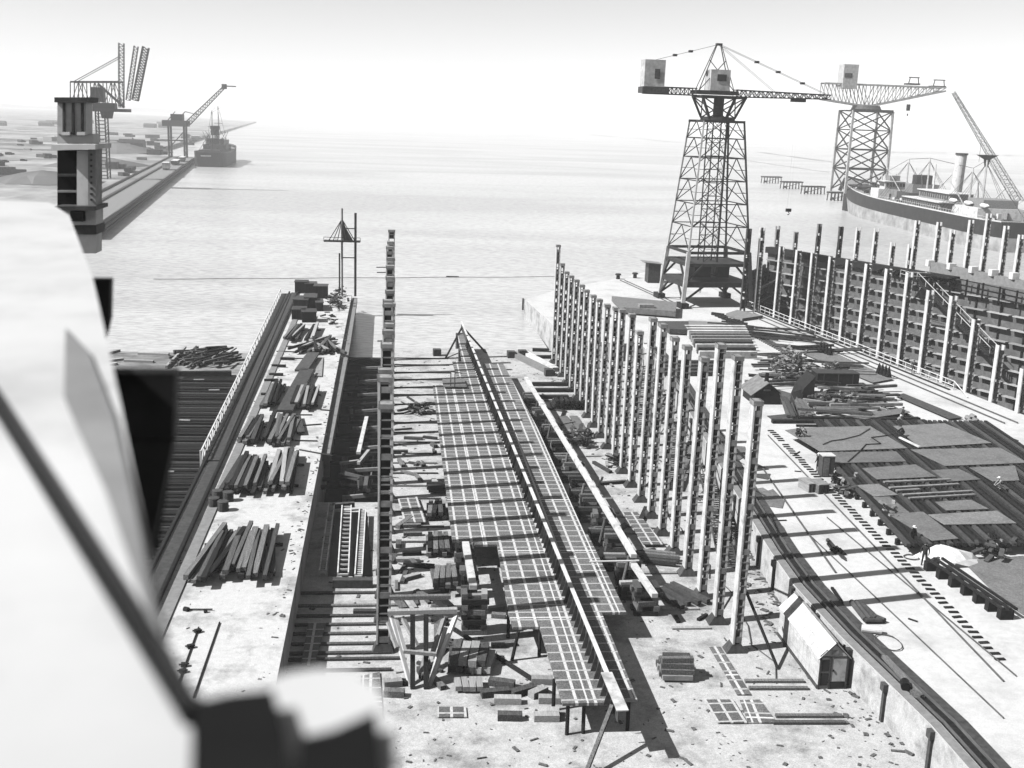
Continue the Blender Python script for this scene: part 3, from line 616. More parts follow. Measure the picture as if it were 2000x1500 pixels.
scrap(1185, 1215, 895, 912, 7, 'offcut beside the foot of a middle right-hand post', 'offcuts by the middle posts', ZF, .3)
# gridded plates lying about
def gplate(pts, lab, z=ZF+.3, m='gridb', th=.07, legs=True):
    P_ = [G(*p, z) for p in pts]; b = sum(P_, Vector())/len(P_); b.z = z-th
    rz = math.atan2(P_[-1].x-P_[0].x, P_[-1].y-P_[0].y)
    me = MB().slab(P_, th); inv = Matrix.Rotation(rz, 3, 'Z')
    for i, v in enumerate(me.v): me.v[i] = inv @ (v-b)
    o = bpy.data.objects.new('steel_plate', me.mesh('steel_plate', M[m])); COL.objects.link(o); o.location = b; o.rotation_euler = (0, 0, -rz)
    return tag(o, lab, 'plate')
gplate([(790, 1020), (833, 1019), (815, 970), (777, 974)], 'small gridded plate beside the left-hand posts')
gplate([(1257, 1063), (1297, 1063), (1245, 1000), (1218, 1000)], 'long white-gridded plate lying between the pale beam and the right-hand posts')
gplate([(1440, 1356), (1467, 1356), (1405, 1261), (1385, 1262)], 'narrow grey gridded plate lying in front of the nearest post', ZF+.1, 'grid')
gplate([(1402, 1411), (1460, 1411), (1432, 1366), (1376, 1366)], 'white-gridded plate on the floor at the near edge by the hut', ZF+.12)
gplate([(1462, 1411), (1518, 1411), (1484, 1366), (1445, 1367)], 'dull dark plate on the floor at the near edge by the hut', ZF+.1, 'grid')
gplate([(855, 1400), (912, 1400), (910, 1380), (855, 1380)], 'small gridded plate on the floor at the bottom edge of the view', ZF+.1)
gplate([(700, 1400), (748, 1405), (742, 1312), (705, 1320)], 'grey ruled plate beside the blurred corner', ZF+.1, 'grid')
gplate([(1106, 845), (1128, 843), (1108, 812), (1090, 812)], 'small gridded plate far beyond the pale beam', ZF+.2, 'plate')
gplate([(1128, 842), (1145, 838), (1128, 812), (1112, 812)], 'small gridded plate beside its twin beyond the pale beam', ZF+.2, 'plate')
gplate([(588, 1295), (614, 1300), (637, 1215), (602, 1215)], 'curved pale ribbed plate lying on the floor bearers', ZF+.25, 'gridb')
# ladder girders lying in the pit left of the posts
def ladder_girder(p, q, w_, lab, step=.45, m='pale', hz=.5):
    a, b = G(*p, ZF+hz), G(*q, ZF+hz); d = (b-a); n = int(d.length/step); s = d.normalized().cross(Vector((0, 0, 1)))*w_/2
    t = thing('ladder_girder', lab, 'girder', (a.x, a.y, ZF))
    mb = MB()
    for k in (-1, 1): mb.beam(a+s*k, b+s*k, .09, .35)
    for i in range(n+1): c = a+d*i/n; mb.beam(c-s, c+s, .09, .12)
    part('ladder_frame', mb, M[m], t, t.location)
ladder_girder((630, 1118), (648, 985), .45, 'slender ladder-like girder in the shaded strip, leftmost of three', .35)
ladder_girder((670, 1122), (677, 990), .75, 'broad ladder-like girder in the shaded strip, middle of three', .85, 'white')
ladder_girder((700, 1125), (708, 998), .5, 'close-runged ladder-like girder in the shaded strip, rightmost of three', .35, 'white')
solo('sole_block', MB().beam(G(650, 1138, ZF+.3), G(728, 1138, ZF+.3), .6, .6), M['mid'], 'dark block carrying the near ends of the ladder girders', 'block')
solo('sole_block', MB().beam(G(650, 988, ZF+.5), G(692, 985, ZF+.5), .4, .4), M['mid'], 'small block under the far end of the middle ladder girder', 'block')
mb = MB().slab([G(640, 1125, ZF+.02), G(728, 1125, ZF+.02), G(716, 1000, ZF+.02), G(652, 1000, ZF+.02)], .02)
solo('dark_sheet', mb, M['black'], 'flat black sheet under the three ladder girders', 'sheet')  # flat black sheet covers the floor beneath the girders
for x in (745, 757): 
    pass
# splayed trestle by the nearest left-hand post
t = thing('splayed_trestle', 'large splayed timber trestle in front of the nearest left-hand post', 'trestle', (G(830, 1290, ZF).x, G(830, 1290, ZF).y, ZF))
O = t.location
A0, A1 = GY(757, 1196, 62.5), GY(893, 1192, 62.5)
part('top_beam', MB().beam(A0, A1, .35, .28), M['timberl'], t, O)
part('top_beam', MB().beam(A0+Vector((.1, 2, .05)), A1+Vector((-.3, 2, 0)), .3, .25), M['timber'], t, O)
for (p, q, m_) in [((765, 1205), (802, 1340), 'white'), ((772, 1208), (790, 1270), 'white'), ((892, 1200), (838, 1340), 'white'), ((868, 1205), (845, 1275), 'timberl'), ((785, 1205), (815, 1262), 'timberl'),
                   ((870, 1225), (842, 1330), 'white'), ((758, 1215), (775, 1265), 'timberl')]:
    yb = G(*q, ZF).y; a = GY(*p, 62.5)
    e = G(*q, ZF) if q[1] > 1300 else GY(*q, 61.5)
    part('leg', MB().beam(a, e, .22, .22), M[m_], t, O)
part('cross_tie', MB().beam(GY(788, 1272, 60.5), GY(852, 1278, 60.5), .2, .2), M['timberl'], t, O)
for x in (806, 832): part('leg', MB().beam(G(x, 1345, ZF), GY(x, 1200, 61.5), .28, .28), M['timberd'], t, O)
for i in range(9):
    a = G(random.uniform(860, 905), random.uniform(1245, 1262), ZF+.15+.1*i); b = G(random.uniform(905, 945), random.uniform(1262, 1278), ZF+.15+.08*i)
    solo('steel_rod', MB().tube(a, b, .06, n=5), M['mid'], 'thin rod in the bundle lying right of the splayed trestle', 'rod', 'rod bundle right of the trestle')
solo('shadow_pole', MB().beam(G(886, 1228, ZF+.15), G(1042, 1328, ZF+.12), .22, .2), M['timberd'], 'long dark bar standing in for a cast shadow aslant between the trestle and the keel', 'pole')  # dark bar laid on the floor in place of a long cast shadow
# gangway ladders / stairs leaning along the wall behind the posts
def stairs(a, b, w_, lab, steps=26, m='mid', rail=True):
    t = thing('stairs', lab, 'stairs', (a[0], a[1], a[2])); A, B = Vector(a), Vector(b); d = B-A; s = Vector((d.y, -d.x, 0)).normalized()*w_/2
    for k in (-1, 1):
        part('stringer', MB().beam(A+s*k, B+s*k, .1, .28), M[m], t, A)
        if rail:
            up = Vector((0, 0, 1.0)); mb = MB().beam(A+s*k+up, B+s*k+up, .06)
            for i in range(5): c = A+d*i/4+s*k; mb.beam(c, c+up, .06)
            part('handrail', mb, M[m], t, A)
    mb = MB()
    for i in range(steps): c = A+d*(i+.5)/steps; mb.beam(c-s, c+s, .28, .05)
    part('treads', mb, M[m], t, A)
stairs((25.3, 78, ZF), (27.8, 94, -.1), 1.3, 'long grey stairs rising beside the limewashed wall behind the nearer posts', 40)
stairs((25.6, 96, ZF), (29.5, 112, -.1), 1.3, 'long grey stairs beside the limewashed wall in the middle of the row', 40)
stairs((26.3, 114, ZF), (30.8, 132, 1.2), 1.5, 'long grey stairs rising behind the farther right-hand posts', 40)
# broad blocks in the far slip head
for (p, q) in [((1000, 690), (1078, 728)), ((1022, 688), (1085, 722))]:
    tb(p, q, .9, .6, 'ledge' if p[0] < 1010 else 'white', 'long %s baulk at the far head of the slipway' % ('grey' if p[0] < 1010 else 'white'))
for (x, y) in [(997, 692), (1019, 690), (852, 688), (1070, 727)]:
    tb((x-6, y), (x+9, y), 1.2, .9, 'mid', 'dark block standing at the far waterline of the slipway', 'block', 'blocks at the far waterline')
for (p, q) in [((1040, 750), (1120, 750)), ((1042, 762), (1120, 762)), ((1050, 775), (1110, 775)), ((1040, 683), (1072, 684)), ((1045, 697), (1078, 697))]:
    tb(p, q, .8, .4, 'timberd', 'dark baulk crossing the far floor right of the keel', grp='dark baulks right of the far keel')
for (x, y) in [(1021, 605), (1025, 607)]:
    b = G(x, y, ZW); solo('mooring_pile', MB().tube(b-Vector((0, 0, 2)), b+Vector((0, 0, 2.1)), .16), M['timberd'], 'slim pile standing in the water off the quay corner', 'pile', 'twin piles off the quay corner')

# ---- dark trench fittings
for i in range(34):
    x = random.uniform(-5.6, -1.8); y = random.uniform(94, 150); L = random.uniform(3, 10); z = random.uniform(-6, -3.4)
    solo('steel_section', MB().beam((x, y, z), (x+random.uniform(-.4, .4), y+L, z+random.uniform(-.2, .2)), random.uniform(.12, .5), random.uniform(.1, .4)), M[random.choice(['mid', 'dark', 'timberd', 'timber'])], 'dark steel section lying lengthwise in the sunken trench beside the pier', 'section', 'sections in the sunken trench')
for i in range(22):
    y = 96+i*2.5; solo('cross_beam', MB().beam((-6.9 if i % 3 else -4.5, y, -3.0+.1*(i % 2)), (-1.3, y+random.uniform(-.2, .2), -2.7), .28, .3), M['timberd' if i % 3 else 'paled'], 'dark beam spanning the sunken trench between pier and posts', 'beam', 'beams spanning the sunken trench')
# ---- small litter: chips, offcuts and clods too many to count
mb = MB(); rl = random.Random(5)
def chip(x, y, z, s):
    a = rl.random()*3.14; mb.box((x, y, z+s*.12), (s*rl.uniform(.5, 2.5), s*rl.uniform(.3, 1), s*rl.uniform(.2, .5)), a)
for i in range(1500):
    x, y = rl.uniform(-5.5, 27), 50+rl.random()**1.3*105
    if -5.8 < x < -1 and y > 92: continue
    chip(x, y, ZF, rl.choice([.06, .08, .1, .15, .22]))
for i in range(700):
    y = 52+rl.random()*95; x = 28+abs(rl.gauss(0, 1))*.5
    chip(wallx_(y)-rl.random()**2*2.2-.1, y, ZF, rl.choice([.08, .12, .2, .3]))
for i in range(420):
    y = 45+rl.random()*120; chip(-14.0-(y-30)*.0095+rl.expovariate(1.1), y, 0, rl.choice([.05, .08, .12]))
for i in range(260):
    y = 45+rl.random()*120; chip(-6.6-rl.expovariate(2.2), y, 0, rl.choice([.05, .1, .16]))
o = struct('yard_litter', mb, M['timber']); o['kind'] = 'stuff'; o['label'] = 'small chips and offcuts scattered over the yard floor'

for i in range(46):
    x = random.uniform(-.2, 4.0); y = random.choice([random.uniform(60, 80), random.uniform(80, 128)]); L = random.uniform(.8, 2.6); a = random.gauss(R(90), .5) if random.random() < .5 else random.gauss(0, .4); s_ = random.uniform(.2, .45)
    d = Vector((math.sin(a), math.cos(a), 0))*L/2; c = Vector((x, y, ZF+s_*.4))
    solo('offcut', MB().beam(c-d, c+d, s_, s_*.8), M[random.choice(['timber', 'timberd', 'timber', 'mid', 'timberl'])], 'timber offcut strewn on the slipway floor left of the keel', 'offcut', 'offcuts strewn left of the keel')
for i in range(34):
    x = random.uniform(18.2, 21.2); y = random.uniform(66, 140); L = random.uniform(.8, 3.4); a = random.gauss(R(90), .35) if random.random() < .5 else random.gauss(0, .4); s_ = random.uniform(.15, .4)
    d = Vector((math.sin(a), math.cos(a), 0))*L/2; c = Vector((x, y, ZF+s_*.4))
    solo('offcut', MB().beam(c-d, c+d, s_, s_*.8), M[random.choice(['timber', 'timberd', 'mid', 'timberl'])], 'timber offcut strewn on the floor between pale beam and right-hand posts', 'offcut', 'offcuts strewn before the right-hand posts')
for i in range(16):
    y = 60+i*5.3; solo('air_line', MB().wire([(22.6+random.random()*.8, y, ZF+.05), (23.2+random.random(), y+2.6, ZF+.05), (22.8+random.random(), y+5.3, ZF+.05)], .05, 4), M['mid'], 'length of dark hose trailing along the foot of the right-hand posts', 'hose', 'hoses by the right-hand posts')
# ================================================================== RIGHT WALL, CRANE TRACK, HUT
WALL = [(28.0, 20), (28.0, 51), (27.2, 61.5), (27.0, 69), (27.4, 75.5), (29.0, 91.5), (32.0, 119), (33.9, 137), (34.6, 152)]
def wallx(y):
    for (x0, y0), (x1, y1) in zip(WALL, WALL[1:]):
        if y0 <= y <= y1: return x0+(x1-x0)*(y-y0)/(y1-y0)
    return WALL[-1][0]
for i, y in enumerate([50.5, 55.5, 59.8, 64.6, 68.9, 73.6, 78.4, 83, 88, 93, 99, 106, 113, 121, 130, 140]):
    x = wallx(y); mb = MB().bx(x-.16, x+.1, y-.14, y+.14, ZF, -.35).bx(x-.28, x+.1, y-.22, y+.22, -.5, -.05)
    solo('wall_buttress', mb, M['mid'], 'narrow dark buttress on the limewashed wall', 'buttress', 'buttresses of the limewashed wall')
def strip_along(off, w_, z0, h, m, name, lab, cat, y0=30, y1=151):
    ys = sorted([y0]+[y for _, y in WALL if y0 < y < y1]+[y1]); mb = MB()
    for a, b in zip(ys, ys[1:]): mb.beam((wallx(a)+off, a, z0+h/2), (wallx(b)+off, b+.02, z0+h/2), w_, h)
    solo(name, mb, m if not isinstance(m, str) else M[m], lab, cat)
strip_along(.32, .5, .0, .06, 'ledge', 'coping', 'grey coping strip on the very edge of the limewashed wall', 'coping')
strip_along(1.05, .8, .0, .05, 'dark', 'track_bed', 'dark crane track bed along the top of the limewashed wall', 'track')
strip_along(.78, .1, .05, .12, 'rail', 'crane_rail', 'crane rail on the wall top, the one nearest the slipway', 'rail')
strip_along(1.38, .1, .05, .12, 'rail', 'crane_rail', 'crane rail on the wall top, second from the slipway', 'rail')
strip_along(1.85, .55, .0, .08, 'mid', 'track_plank', 'weathered plank strip beside the crane rails on the wall top', 'plank')
def rails(p, q, z=.02, w_=.09, lab='', m='rail', grp=None, y1=None):
    return solo('railway_rail', MB().beam(G(*p, z+.05), G(*q, z+.05), w_, .1), M[m], lab, 'rail', grp)
rails((1576, 1040), (1960, 1402), lab='thin flush rail in the pale quay surface, left of a pair', w_=.03)
rails((1615, 1010), (1985, 1320), lab='thin flush rail in the pale quay surface, right of a pair', w_=.03)
rails((1490, 915), (1632, 1118), lab='thin dark rail lying on the quay beside the track planks')
rails((1500, 850), (1960, 1330), lab='outer rail of the sleepered track across the quay', w_=.07)
slp = MB().box((0, 0, .05), (.62, .24, .1)).mesh('sleeper', M['timberd'])
a, b = G(1497, 838, 0), G(1955, 1300, 0); n = int((b-a).length/.72)
for i in range(n):
    if random.random() < .06: continue
    c = a+(b-a)*i/n
    meshcopy('sleeper', slp, (c.x+random.gauss(0, .04)+.3, c.y, -.02), random.gauss(0, .08), 'short dark sleeper end of the track crossing the quay', 'sleeper', 'sleepers of the quay track')
# far sleepered tracks towards the dock
def track(p, q, lab, grp, step=.85, wd=1.6, z=0, gauge=1.3, thin=False, m='timberd'):
    a, b = G(*p, z), G(*q, z); d = (b-a); u = d.normalized(); s = u.cross(Vector((0, 0, 1)))
    rz = math.atan2(u.y, u.x)+R(90)
    if not thin:
        for i in range(int(d.length/step)):
            meshcopy('sleeper', slp, a+u*i*step, rz, 'dark sleeper of '+lab, 'sleeper', grp).scale = (wd/.62, 1, 1)
    for k, nm in ((-1, 'nearer rail of '), (1, 'farther rail of ')):
        solo('railway_rail', MB().beam(a+s*gauge/2*k+Vector((0, 0, .12)), b+s*gauge/2*k+Vector((0, 0, .12)), .09, .12), M['rail'], nm+lab, 'rail')
track((1440, 636), (1960, 918), 'the middle quay track below the coned plate', 'sleepers of the middle quay track')
track((1462, 612), (1975, 828), 'the track nearest the dock railing', 'sleepers of the dockside track', thin=True, gauge=1.6)
track((1215, 548), (1330, 600), 'the short track at the quay end', 'x', thin=True, gauge=.9)
# hut
t = thing('hut', 'small white gabled hut standing against the limewashed wall', 'hut', (26.15, 61.5, ZF)); O = t.location
x0, x1, y0, y1 = 25.25, 27.0, 59.3, 66.5; ze, zr = ZF+2.1, ZF+3.05; xm = (x0+x1)/2
mb = MB().bx(x0, x1, y0, y1, ZF, ze); mb.add([(x0, y0, ze), (x1, y0, ze), (xm, y0, zr-.05), (x0, y1, ze), (x1, y1, ze), (xm, y1, zr-.05)], [(0, 1, 2), (5, 4, 3)])
hw_ = part('wall', mb, M['hutw'], t, O)
part('roof', MB().slab([(x0-.12, y0-.12, ze-.08), (xm, y0-.12, zr), (xm, y1, zr), (x0-.12, y1, ze-.08)], .06).slab([(xm, y0-.12, zr), (x1+.12, y0-.12, ze-.08), (x1+.12, y1, ze-.08), (xm, y1, zr)], .06), M['hutw'], t, O)
part('ridge_cap', MB().beam((xm, y0-.14, zr+.02), (xm, y1, zr+.02), .16, .05), M['paled'], t, O)
part('base_board', MB().beam((x0-.03, y0, ZF+.12), (x0-.03, y1, ZF+.12), .05, .24), M['mid'], t, O)
part('door_handle', MB().bx(x0+.82, x0+.88, y0-.1, y0-.05, ZF+1.15, ZF+1.28), M['black'], t, O)
mb = MB()
for x in (x0+.04, x0+.66, x1-.04): mb.beam((x, y0-.03, ZF), (x, y0-.03, ze), .09)
mb.beam((x0, y0-.04, ze), (xm, y0-.04, zr-.1), .1).beam((x1, y0-.04, ze), (xm, y0-.04, zr-.1), .1).beam((x0, y0-.045, ze), (x1, y0-.045, ze), .06)
part('trim', mb, M['mid'], t, O)
for z0, z1 in ((ZF+.25, ZF+1.05), (ZF+1.15, ZF+1.9)):
    part('window', MB().bx(x0+.12, x0+.58, y0-.05, y0-.02, z0, z1), M['glass'], hw_, O)
part('door', MB().bx(x0+.74, x1-.12, y0-.05, y0-.01, ZF+.5, ZF+2.02), M['pale'], t, O)
part('door_panel', MB().bx(x0+.74, x1-.12, y0-.06, y0-.01, ZF+.02, ZF+.46), M['glass'], t, O)
part('vent', MB().bx(xm-.22, xm+.22, y0-.06, y0-.02, ze+.15, ze+.42), M['paled'], t, O)
solo('leaning_board', MB().bx(27.15, 27.6, 60.5, 60.65, ZF, ZF+2.2), M['black'], 'dark board standing in the gap between hut and wall', 'board')
# ---- loose things on the near quay
def lay(p, q, w_, h, m, lab, cat, nm, grp=None, z=0):
    return solo(nm, MB().beam(G(*p, z+h/2+.01), G(*q, z+h/2+.01), w_, h), M[m], lab, cat, grp)
lay((1625, 1148), (1645, 1178), .18, .15, 'dark', 'thin bar with a knob lying on the quay by the wall track', 'bar', 'iron_bar')
for i, (p, q) in enumerate([((1663, 1175), (1690, 1210)), ((1672, 1176), (1700, 1210)), ((1684, 1180), (1712, 1207)), ((1700, 1200), (1728, 1212)), ((1690, 1212), (1722, 1212))]):
    solo('pipe', MB().tube(G(*p, .2), G(*q, .2), .17), M['mid'], 'dark pipe in the small bundle on the near quay', 'pipe', 'pipe bundle on the near quay')
solo('canvas_roll', MB().tube(G(1683, 1227, .22), G(1722, 1232, .22), .24, .24, 12), M['pale'], 'pale rolled canvas lying below the pipe bundle', 'roll')
mb = MB(); c = G(1735, 1255, .05); mb.wire([c+Vector((.75*math.cos(i*.5), 1.1*math.sin(i*.5), .03*(i % 3))) for i in range(26)], .03, 4)
solo('cable_coil', mb, M['mid'], 'loose coil of thin cable on the pale quay by the canvas roll', 'cable')
solo('timber_plank', MB().beam(G(1727, 1283, .1), G(1800, 1363, .1), .35, .2), M['timber'], 'long weathered plank beside the near end of the crane track', 'plank')
solo('steel_drum', MB().tube(G(1768, 1337, .28)-Vector((.1, .3, 0)), G(1768, 1337, .28)+Vector((.1, .3, 0)), .26, n=14), M['black'], 'small black drum lying on the plank by the crane track', 'drum')
solo('timber_baulk', MB().beam(G(1780, 1352, .15), G(1800, 1362, .15), .3, .3), M['timber'], 'short baulk at the near end of the long weathered plank', 'timber')
mb = MB().tube(G(1617, 1055, 0), G(1617, 1055, 1.55), .16, .15, 12).tube(G(1617, 1055, 1.55), G(1617, 1055, 1.75), .12, .05, 10)
solo('gas_cylinder', mb, M['mid'], 'tall gas cylinder standing alone on the pale quay', 'gas cylinder')
for (p, q) in [((1617, 1062), (1632, 1080)), ((1622, 1072), (1634, 1078)), ((1628, 1070), (1640, 1076)), ((1634, 1068), (1644, 1080)), ((1640, 1072), (1650, 1082))]:
    solo('pipe', MB().tube(G(*p, .12), G(*q, .12), .11), M['dark'], 'short dark pipe in the bundle at the foot of the standing gas cylinder', 'pipe', 'pipes by the gas cylinder')
def flat(pts, lab, m='plate', z=.06, t_=.05, nm='steel_plate', cat='plate', grp=None):
    return solo(nm, MB().slab([G(x, y, z) for x, y in pts], t_), M[m], lab, cat, grp)
flat([(1478, 965), (1510, 955), (1532, 978), (1528, 992), (1500, 988)], 'irregular dark plate lying on the quay behind the nearest posts', 'plate')
flat([(1470, 955), (1490, 952), (1500, 958), (1480, 964)], 'small dark scrap plate behind the nearest posts', 'plate')
flat([(1455, 914), (1480, 906), (1502, 916), (1470, 920)], 'triangular offcut plate on the quay, nearer one', 'mid')
flat([(1465, 925), (1505, 925), (1500, 936), (1478, 932)], 'long offcut plate on the quay beside the triangular one', 'mid')
flat([(1395, 905), (1405, 868), (1455, 872), (1458, 890), (1440, 900)], 'large dark plate behind the tall nearest posts', 'plate')
flat([(1508, 1012), (1530, 1028), (1548, 1062), (1530, 1062)], 'grey strip plate beside the crane rails on the quay', 'plate', grp=None)
for (x, y) in [(1537, 1093), (1574, 1192), (1513, 1028)]: flat([(x-4, y-3), (x+3, y-3), (x+6, y+3), (x-1, y+3)], 'small dark hatch let into the quay near the crane rails', 'black', nm='hatch', cat='hatch', grp='small hatches in the quay', z=.03)
for (p, q) in [((1510, 1017), (1536, 1016)), ((1552, 920), (1565, 921)), ((1552, 888), (1562, 882)), ((1430, 1038), (1470, 1036)), ((1774, 1208), (1792, 1214))]:
    lay(p, q, .1, .08, 'dark', 'thin dark bar lying alone on the pale quay', 'bar', 'iron_bar', 'single bars on the quay')
# wooden chest pair beside the track
def chest(px, py, w_, d, h, rz, lab, m='timberl', lidm='paled'):
    c = G(px, py, 0); t = thing('chest', lab, 'chest', (c.x, c.y+d/2, 0), rz)
    part('box', MB().box((0, 0, h/2), (w_, d, h)), M[m], t); part('lid', MB().box((0, 0, h+.05), (w_+.1, d+.1, .1)), M[lidm], t)
    for s_ in (-.35, 0, .35): part('batten', MB().box((s_*w_, -d/2-.02, h/2), (.08, .04, h)), M['mid'], t)
chest(1585, 962, .95, 1.7, .7, .2, 'pale wooden chest beside the sleepered track, left one')
chest(1605, 965, 1.0, 1.6, .75, .2, 'wooden chest beside the sleepered track, right one', 'timber')
c = G(1616, 932, 0); t = thing('locker', 'tall grey locker standing at the corner of the erection table beside the worker', 'locker', (c.x, c.y+.5, 0))
part('body', MB().box((0, 0, .95), (1.1, 1.0, 1.9)), M['mid'], t); part('top', MB().box((0, 0, 1.94), (1.2, 1.1, .08)), M['pale'], t)
part('door', MB().box((-.2, -.52, .95), (.5, .04, 1.7)), M['plate'], t)

# ================================================================== ERECTION TABLE
Z7 = lambda x, y, z=1.0: G(1440+.27*x, 780+.27*y, z)
t = thing('erection_table', 'long low erection table of dark joists on short legs on the right quay', 'table', (45, 85, 0)); O = t.location
def quad_in(f, g):   # bilinear in table coordinates: f across, g along
    yb = 110.5-(g*37); xl = 41.2-(g*3.9); xr = 62-(g*4.5)
    return Vector((xl+(xr-xl)*f, yb, .82))
for i in range(38):
    f = i/37; a = quad_in(f, .03 if f > .1 else .12); b = quad_in(f, .98); part('long_joist', MB().beam(a, b, .3, .26), M['dark' if i % 3 else 'mid'], t, O)
for j in range(26):
    g = .06+j*.036; part('cross_joist', MB().beam(quad_in(0, g)-Vector((0, 0, .28)), quad_in(1, g)-Vector((0, 0, .28)), .22, .24), M['dark'], t, O)
for j in range(16):
    for i in range(5):
        a = quad_in([0, .04, .2, .5, .95][i], .08+j*.056); part('leg', MB().bx(a.x-.16, a.x+.16, a.y-.16, a.y+.16, 0, .45), M['dark'], t, O)
ground_shadow = None
plates = [([(345, 222), (480, 203), (962, 193), (1232, 352), (600, 375)], 'large flat plate at the far left corner of the erection table, where two workers crouch'),
          ([(612, 382), (1150, 376), (1222, 448), (705, 460)], 'plate second from the far end of the erection table, left side'),
          ([(1130, 192), (1500, 172), (1840, 315), (1322, 345)], 'large pale-edged plate at the far right of the erection table'),
          ([(1255, 362), (1900, 348), (2100, 458), (1505, 480)], 'long plate below the pale-edged one on the right of the erection table'),
          ([(905, 497), (1290, 470), (1440, 558), (1012, 578)], 'seamed plate in the middle of the erection table, surrounded by joists'),
          ([(1405, 512), (1600, 500), (1762, 578), (1522, 594)], 'small bright plate right of the seamed plate on the erection table'),
          ([(862, 620), (1022, 610), (1165, 690), (992, 702)], 'small plate with a diagonal mark at the left edge of the erection table'),
          ([(1432, 740), (1690, 725), (1822, 792), (1512, 802)], 'small bright plate in the near right part of the erection table'),
          ([(1092, 828), (1345, 812), (1600, 1006), (1412, 1022)], 'long dull plate forming the near left deck of the erection table'),
          ([(1380, 832), (1880, 805), (2020, 895), (1500, 905)], 'wide plate at the near right of the erection table'),
          ([(1680, 492), (2010, 480), (2040, 585), (1850, 592)], 'plate at the right edge of the erection table below the long plate'),
          ([(985, 706), (1100, 702), (1250, 820), (1110, 820)], 'narrow dark plate along the left edge of the erection table')]
for pts, lab in plates:
    solo('steel_plate', MB().slab([Z7(x, y, 1.03) for x, y in pts], .05), M['plate'], lab, 'plate')
for (p, q) in [((1060, 598), (1540, 578)), ((1100, 640), (1600, 612)), ((1200, 690), (1700, 662)), ((1240, 715), (1720, 688)), ((1150, 660), (1320, 650))]:
    solo('pale_bar', MB().beam(Z7(*p, 1.1), Z7(*q, 1.1), .28, .12), M['paled'], 'pale bar laid crosswise on the joists in the middle of the erection table', 'bar', 'pale bars on the erection table')
mb = MB(); mb.wire([Z7(960, 210, 1.1), Z7(880, 260, 1.1), Z7(760, 290, 1.1), Z7(680, 300, 1.1), Z7(620, 325, 1.1)], .05, 4)
solo('air_hose', mb, M['black'], 'dark air hose snaking over the large far left plate', 'hose')
mb = MB(); mb.wire([Z7(1130, 255, 1.1), Z7(970, 275, 1.1), Z7(1040, 320, 1.1), Z7(930, 325, 1.1), Z7(880, 380, 1.1), Z7(800, 450, 1.1)], .05, 4)
solo('air_hose', mb, M['black'], 'dark air hose running off the far left plate towards the camera', 'hose')
solo('pale_edge_bar', MB().beam(Z7(1175, 275, 1.12), Z7(1320, 345, 1.12), .25, .12), M['white'], 'white bar along the left edge of the far right plate', 'bar')
mb = MB()
for i in range(14):
    a = Z7(870+i*8+random.uniform(-60, 60), 660+random.uniform(-30, 40), .1+random.random()*.3); mb.beam(a, a+Vector((random.uniform(-1, 1), random.uniform(-.5, .5), random.uniform(-.1, .2))), .08)
scrap(1620, 1668, 945, 970, 16, 'offcut in the litter between the chests and the erection table', 'litter by the chests', 0, .3)
scrap(1720, 1745, 1010, 1030, 8, 'short angle iron propped beside the erection table legs', 'angle irons by the table', 0, .7)
scrap(1890, 1960, 1068, 1092, 14, 'dark fitting in the heap at the near end of the erection table', 'fittings at the near table end', 0, .6)
mb = MB(); rr = random.Random(3); cc = G(1850, 1092, 0); vs = [cc+Vector((0, 0, 1.0))]
N = 11
for ring, (rad, z) in enumerate([(.9, .85), (1.7, .4), (2.1, .02)]):
    for i in range(N): a = 2*math.pi*i/N; vs.append(cc+Vector((rad*math.cos(a)*rr.uniform(.8, 1.2), rad*.9*math.sin(a)*rr.uniform(.8, 1.2), z*rr.uniform(.7, 1.2))))
fs = [(0, 1+i, 1+(i+1) % N) for i in range(N)]
for r_ in range(2):
    for i in range(N): fs.append((1+r_*N+i, 1+(r_+1)*N+i, 1+(r_+1)*N+(i+1) % N, 1+r_*N+(i+1) % N))
mb.add(vs, fs); solo('tarpaulin', mb, M['cover'], 'crumpled white tarpaulin over a heap at the near end of the erection table', 'tarpaulin')
# low near staging right of it
t = thing('low_staging', 'low dark staging of paired bars running to the lower right from the tarpaulin', 'staging', (37, 63, 0)); O = t.location
for dx in (0, .5, 1.0): part('long_bar', MB().beam(G(1810+dx*30, 1090, .7), G(1960+dx*26, 1190, .7), .16, .16), M['dark'], t, O)
for i in range(7):
    a = G(1812+i*24, 1098+i*15.5, .6); part('stack', MB().box((a.x+.3, a.y, .33), (.9, .5, .66)), M['dark'], t, O)
flat([(1880, 1095), (2000, 1085), (2000, 1200), (1960, 1175)], 'plain plate lying right of the low dark staging', 'plate', z=.1)
c = G(1780, 1088, .06); mb = MB(); mb.wire([c+Vector((.55*math.cos(i*.6), .5*math.sin(i*.6), .02*(i % 2))) for i in range(22)], .04, 4)
solo('rope_coil', mb, M['mid'], 'small rope coil on the quay between track and erection table', 'rope')

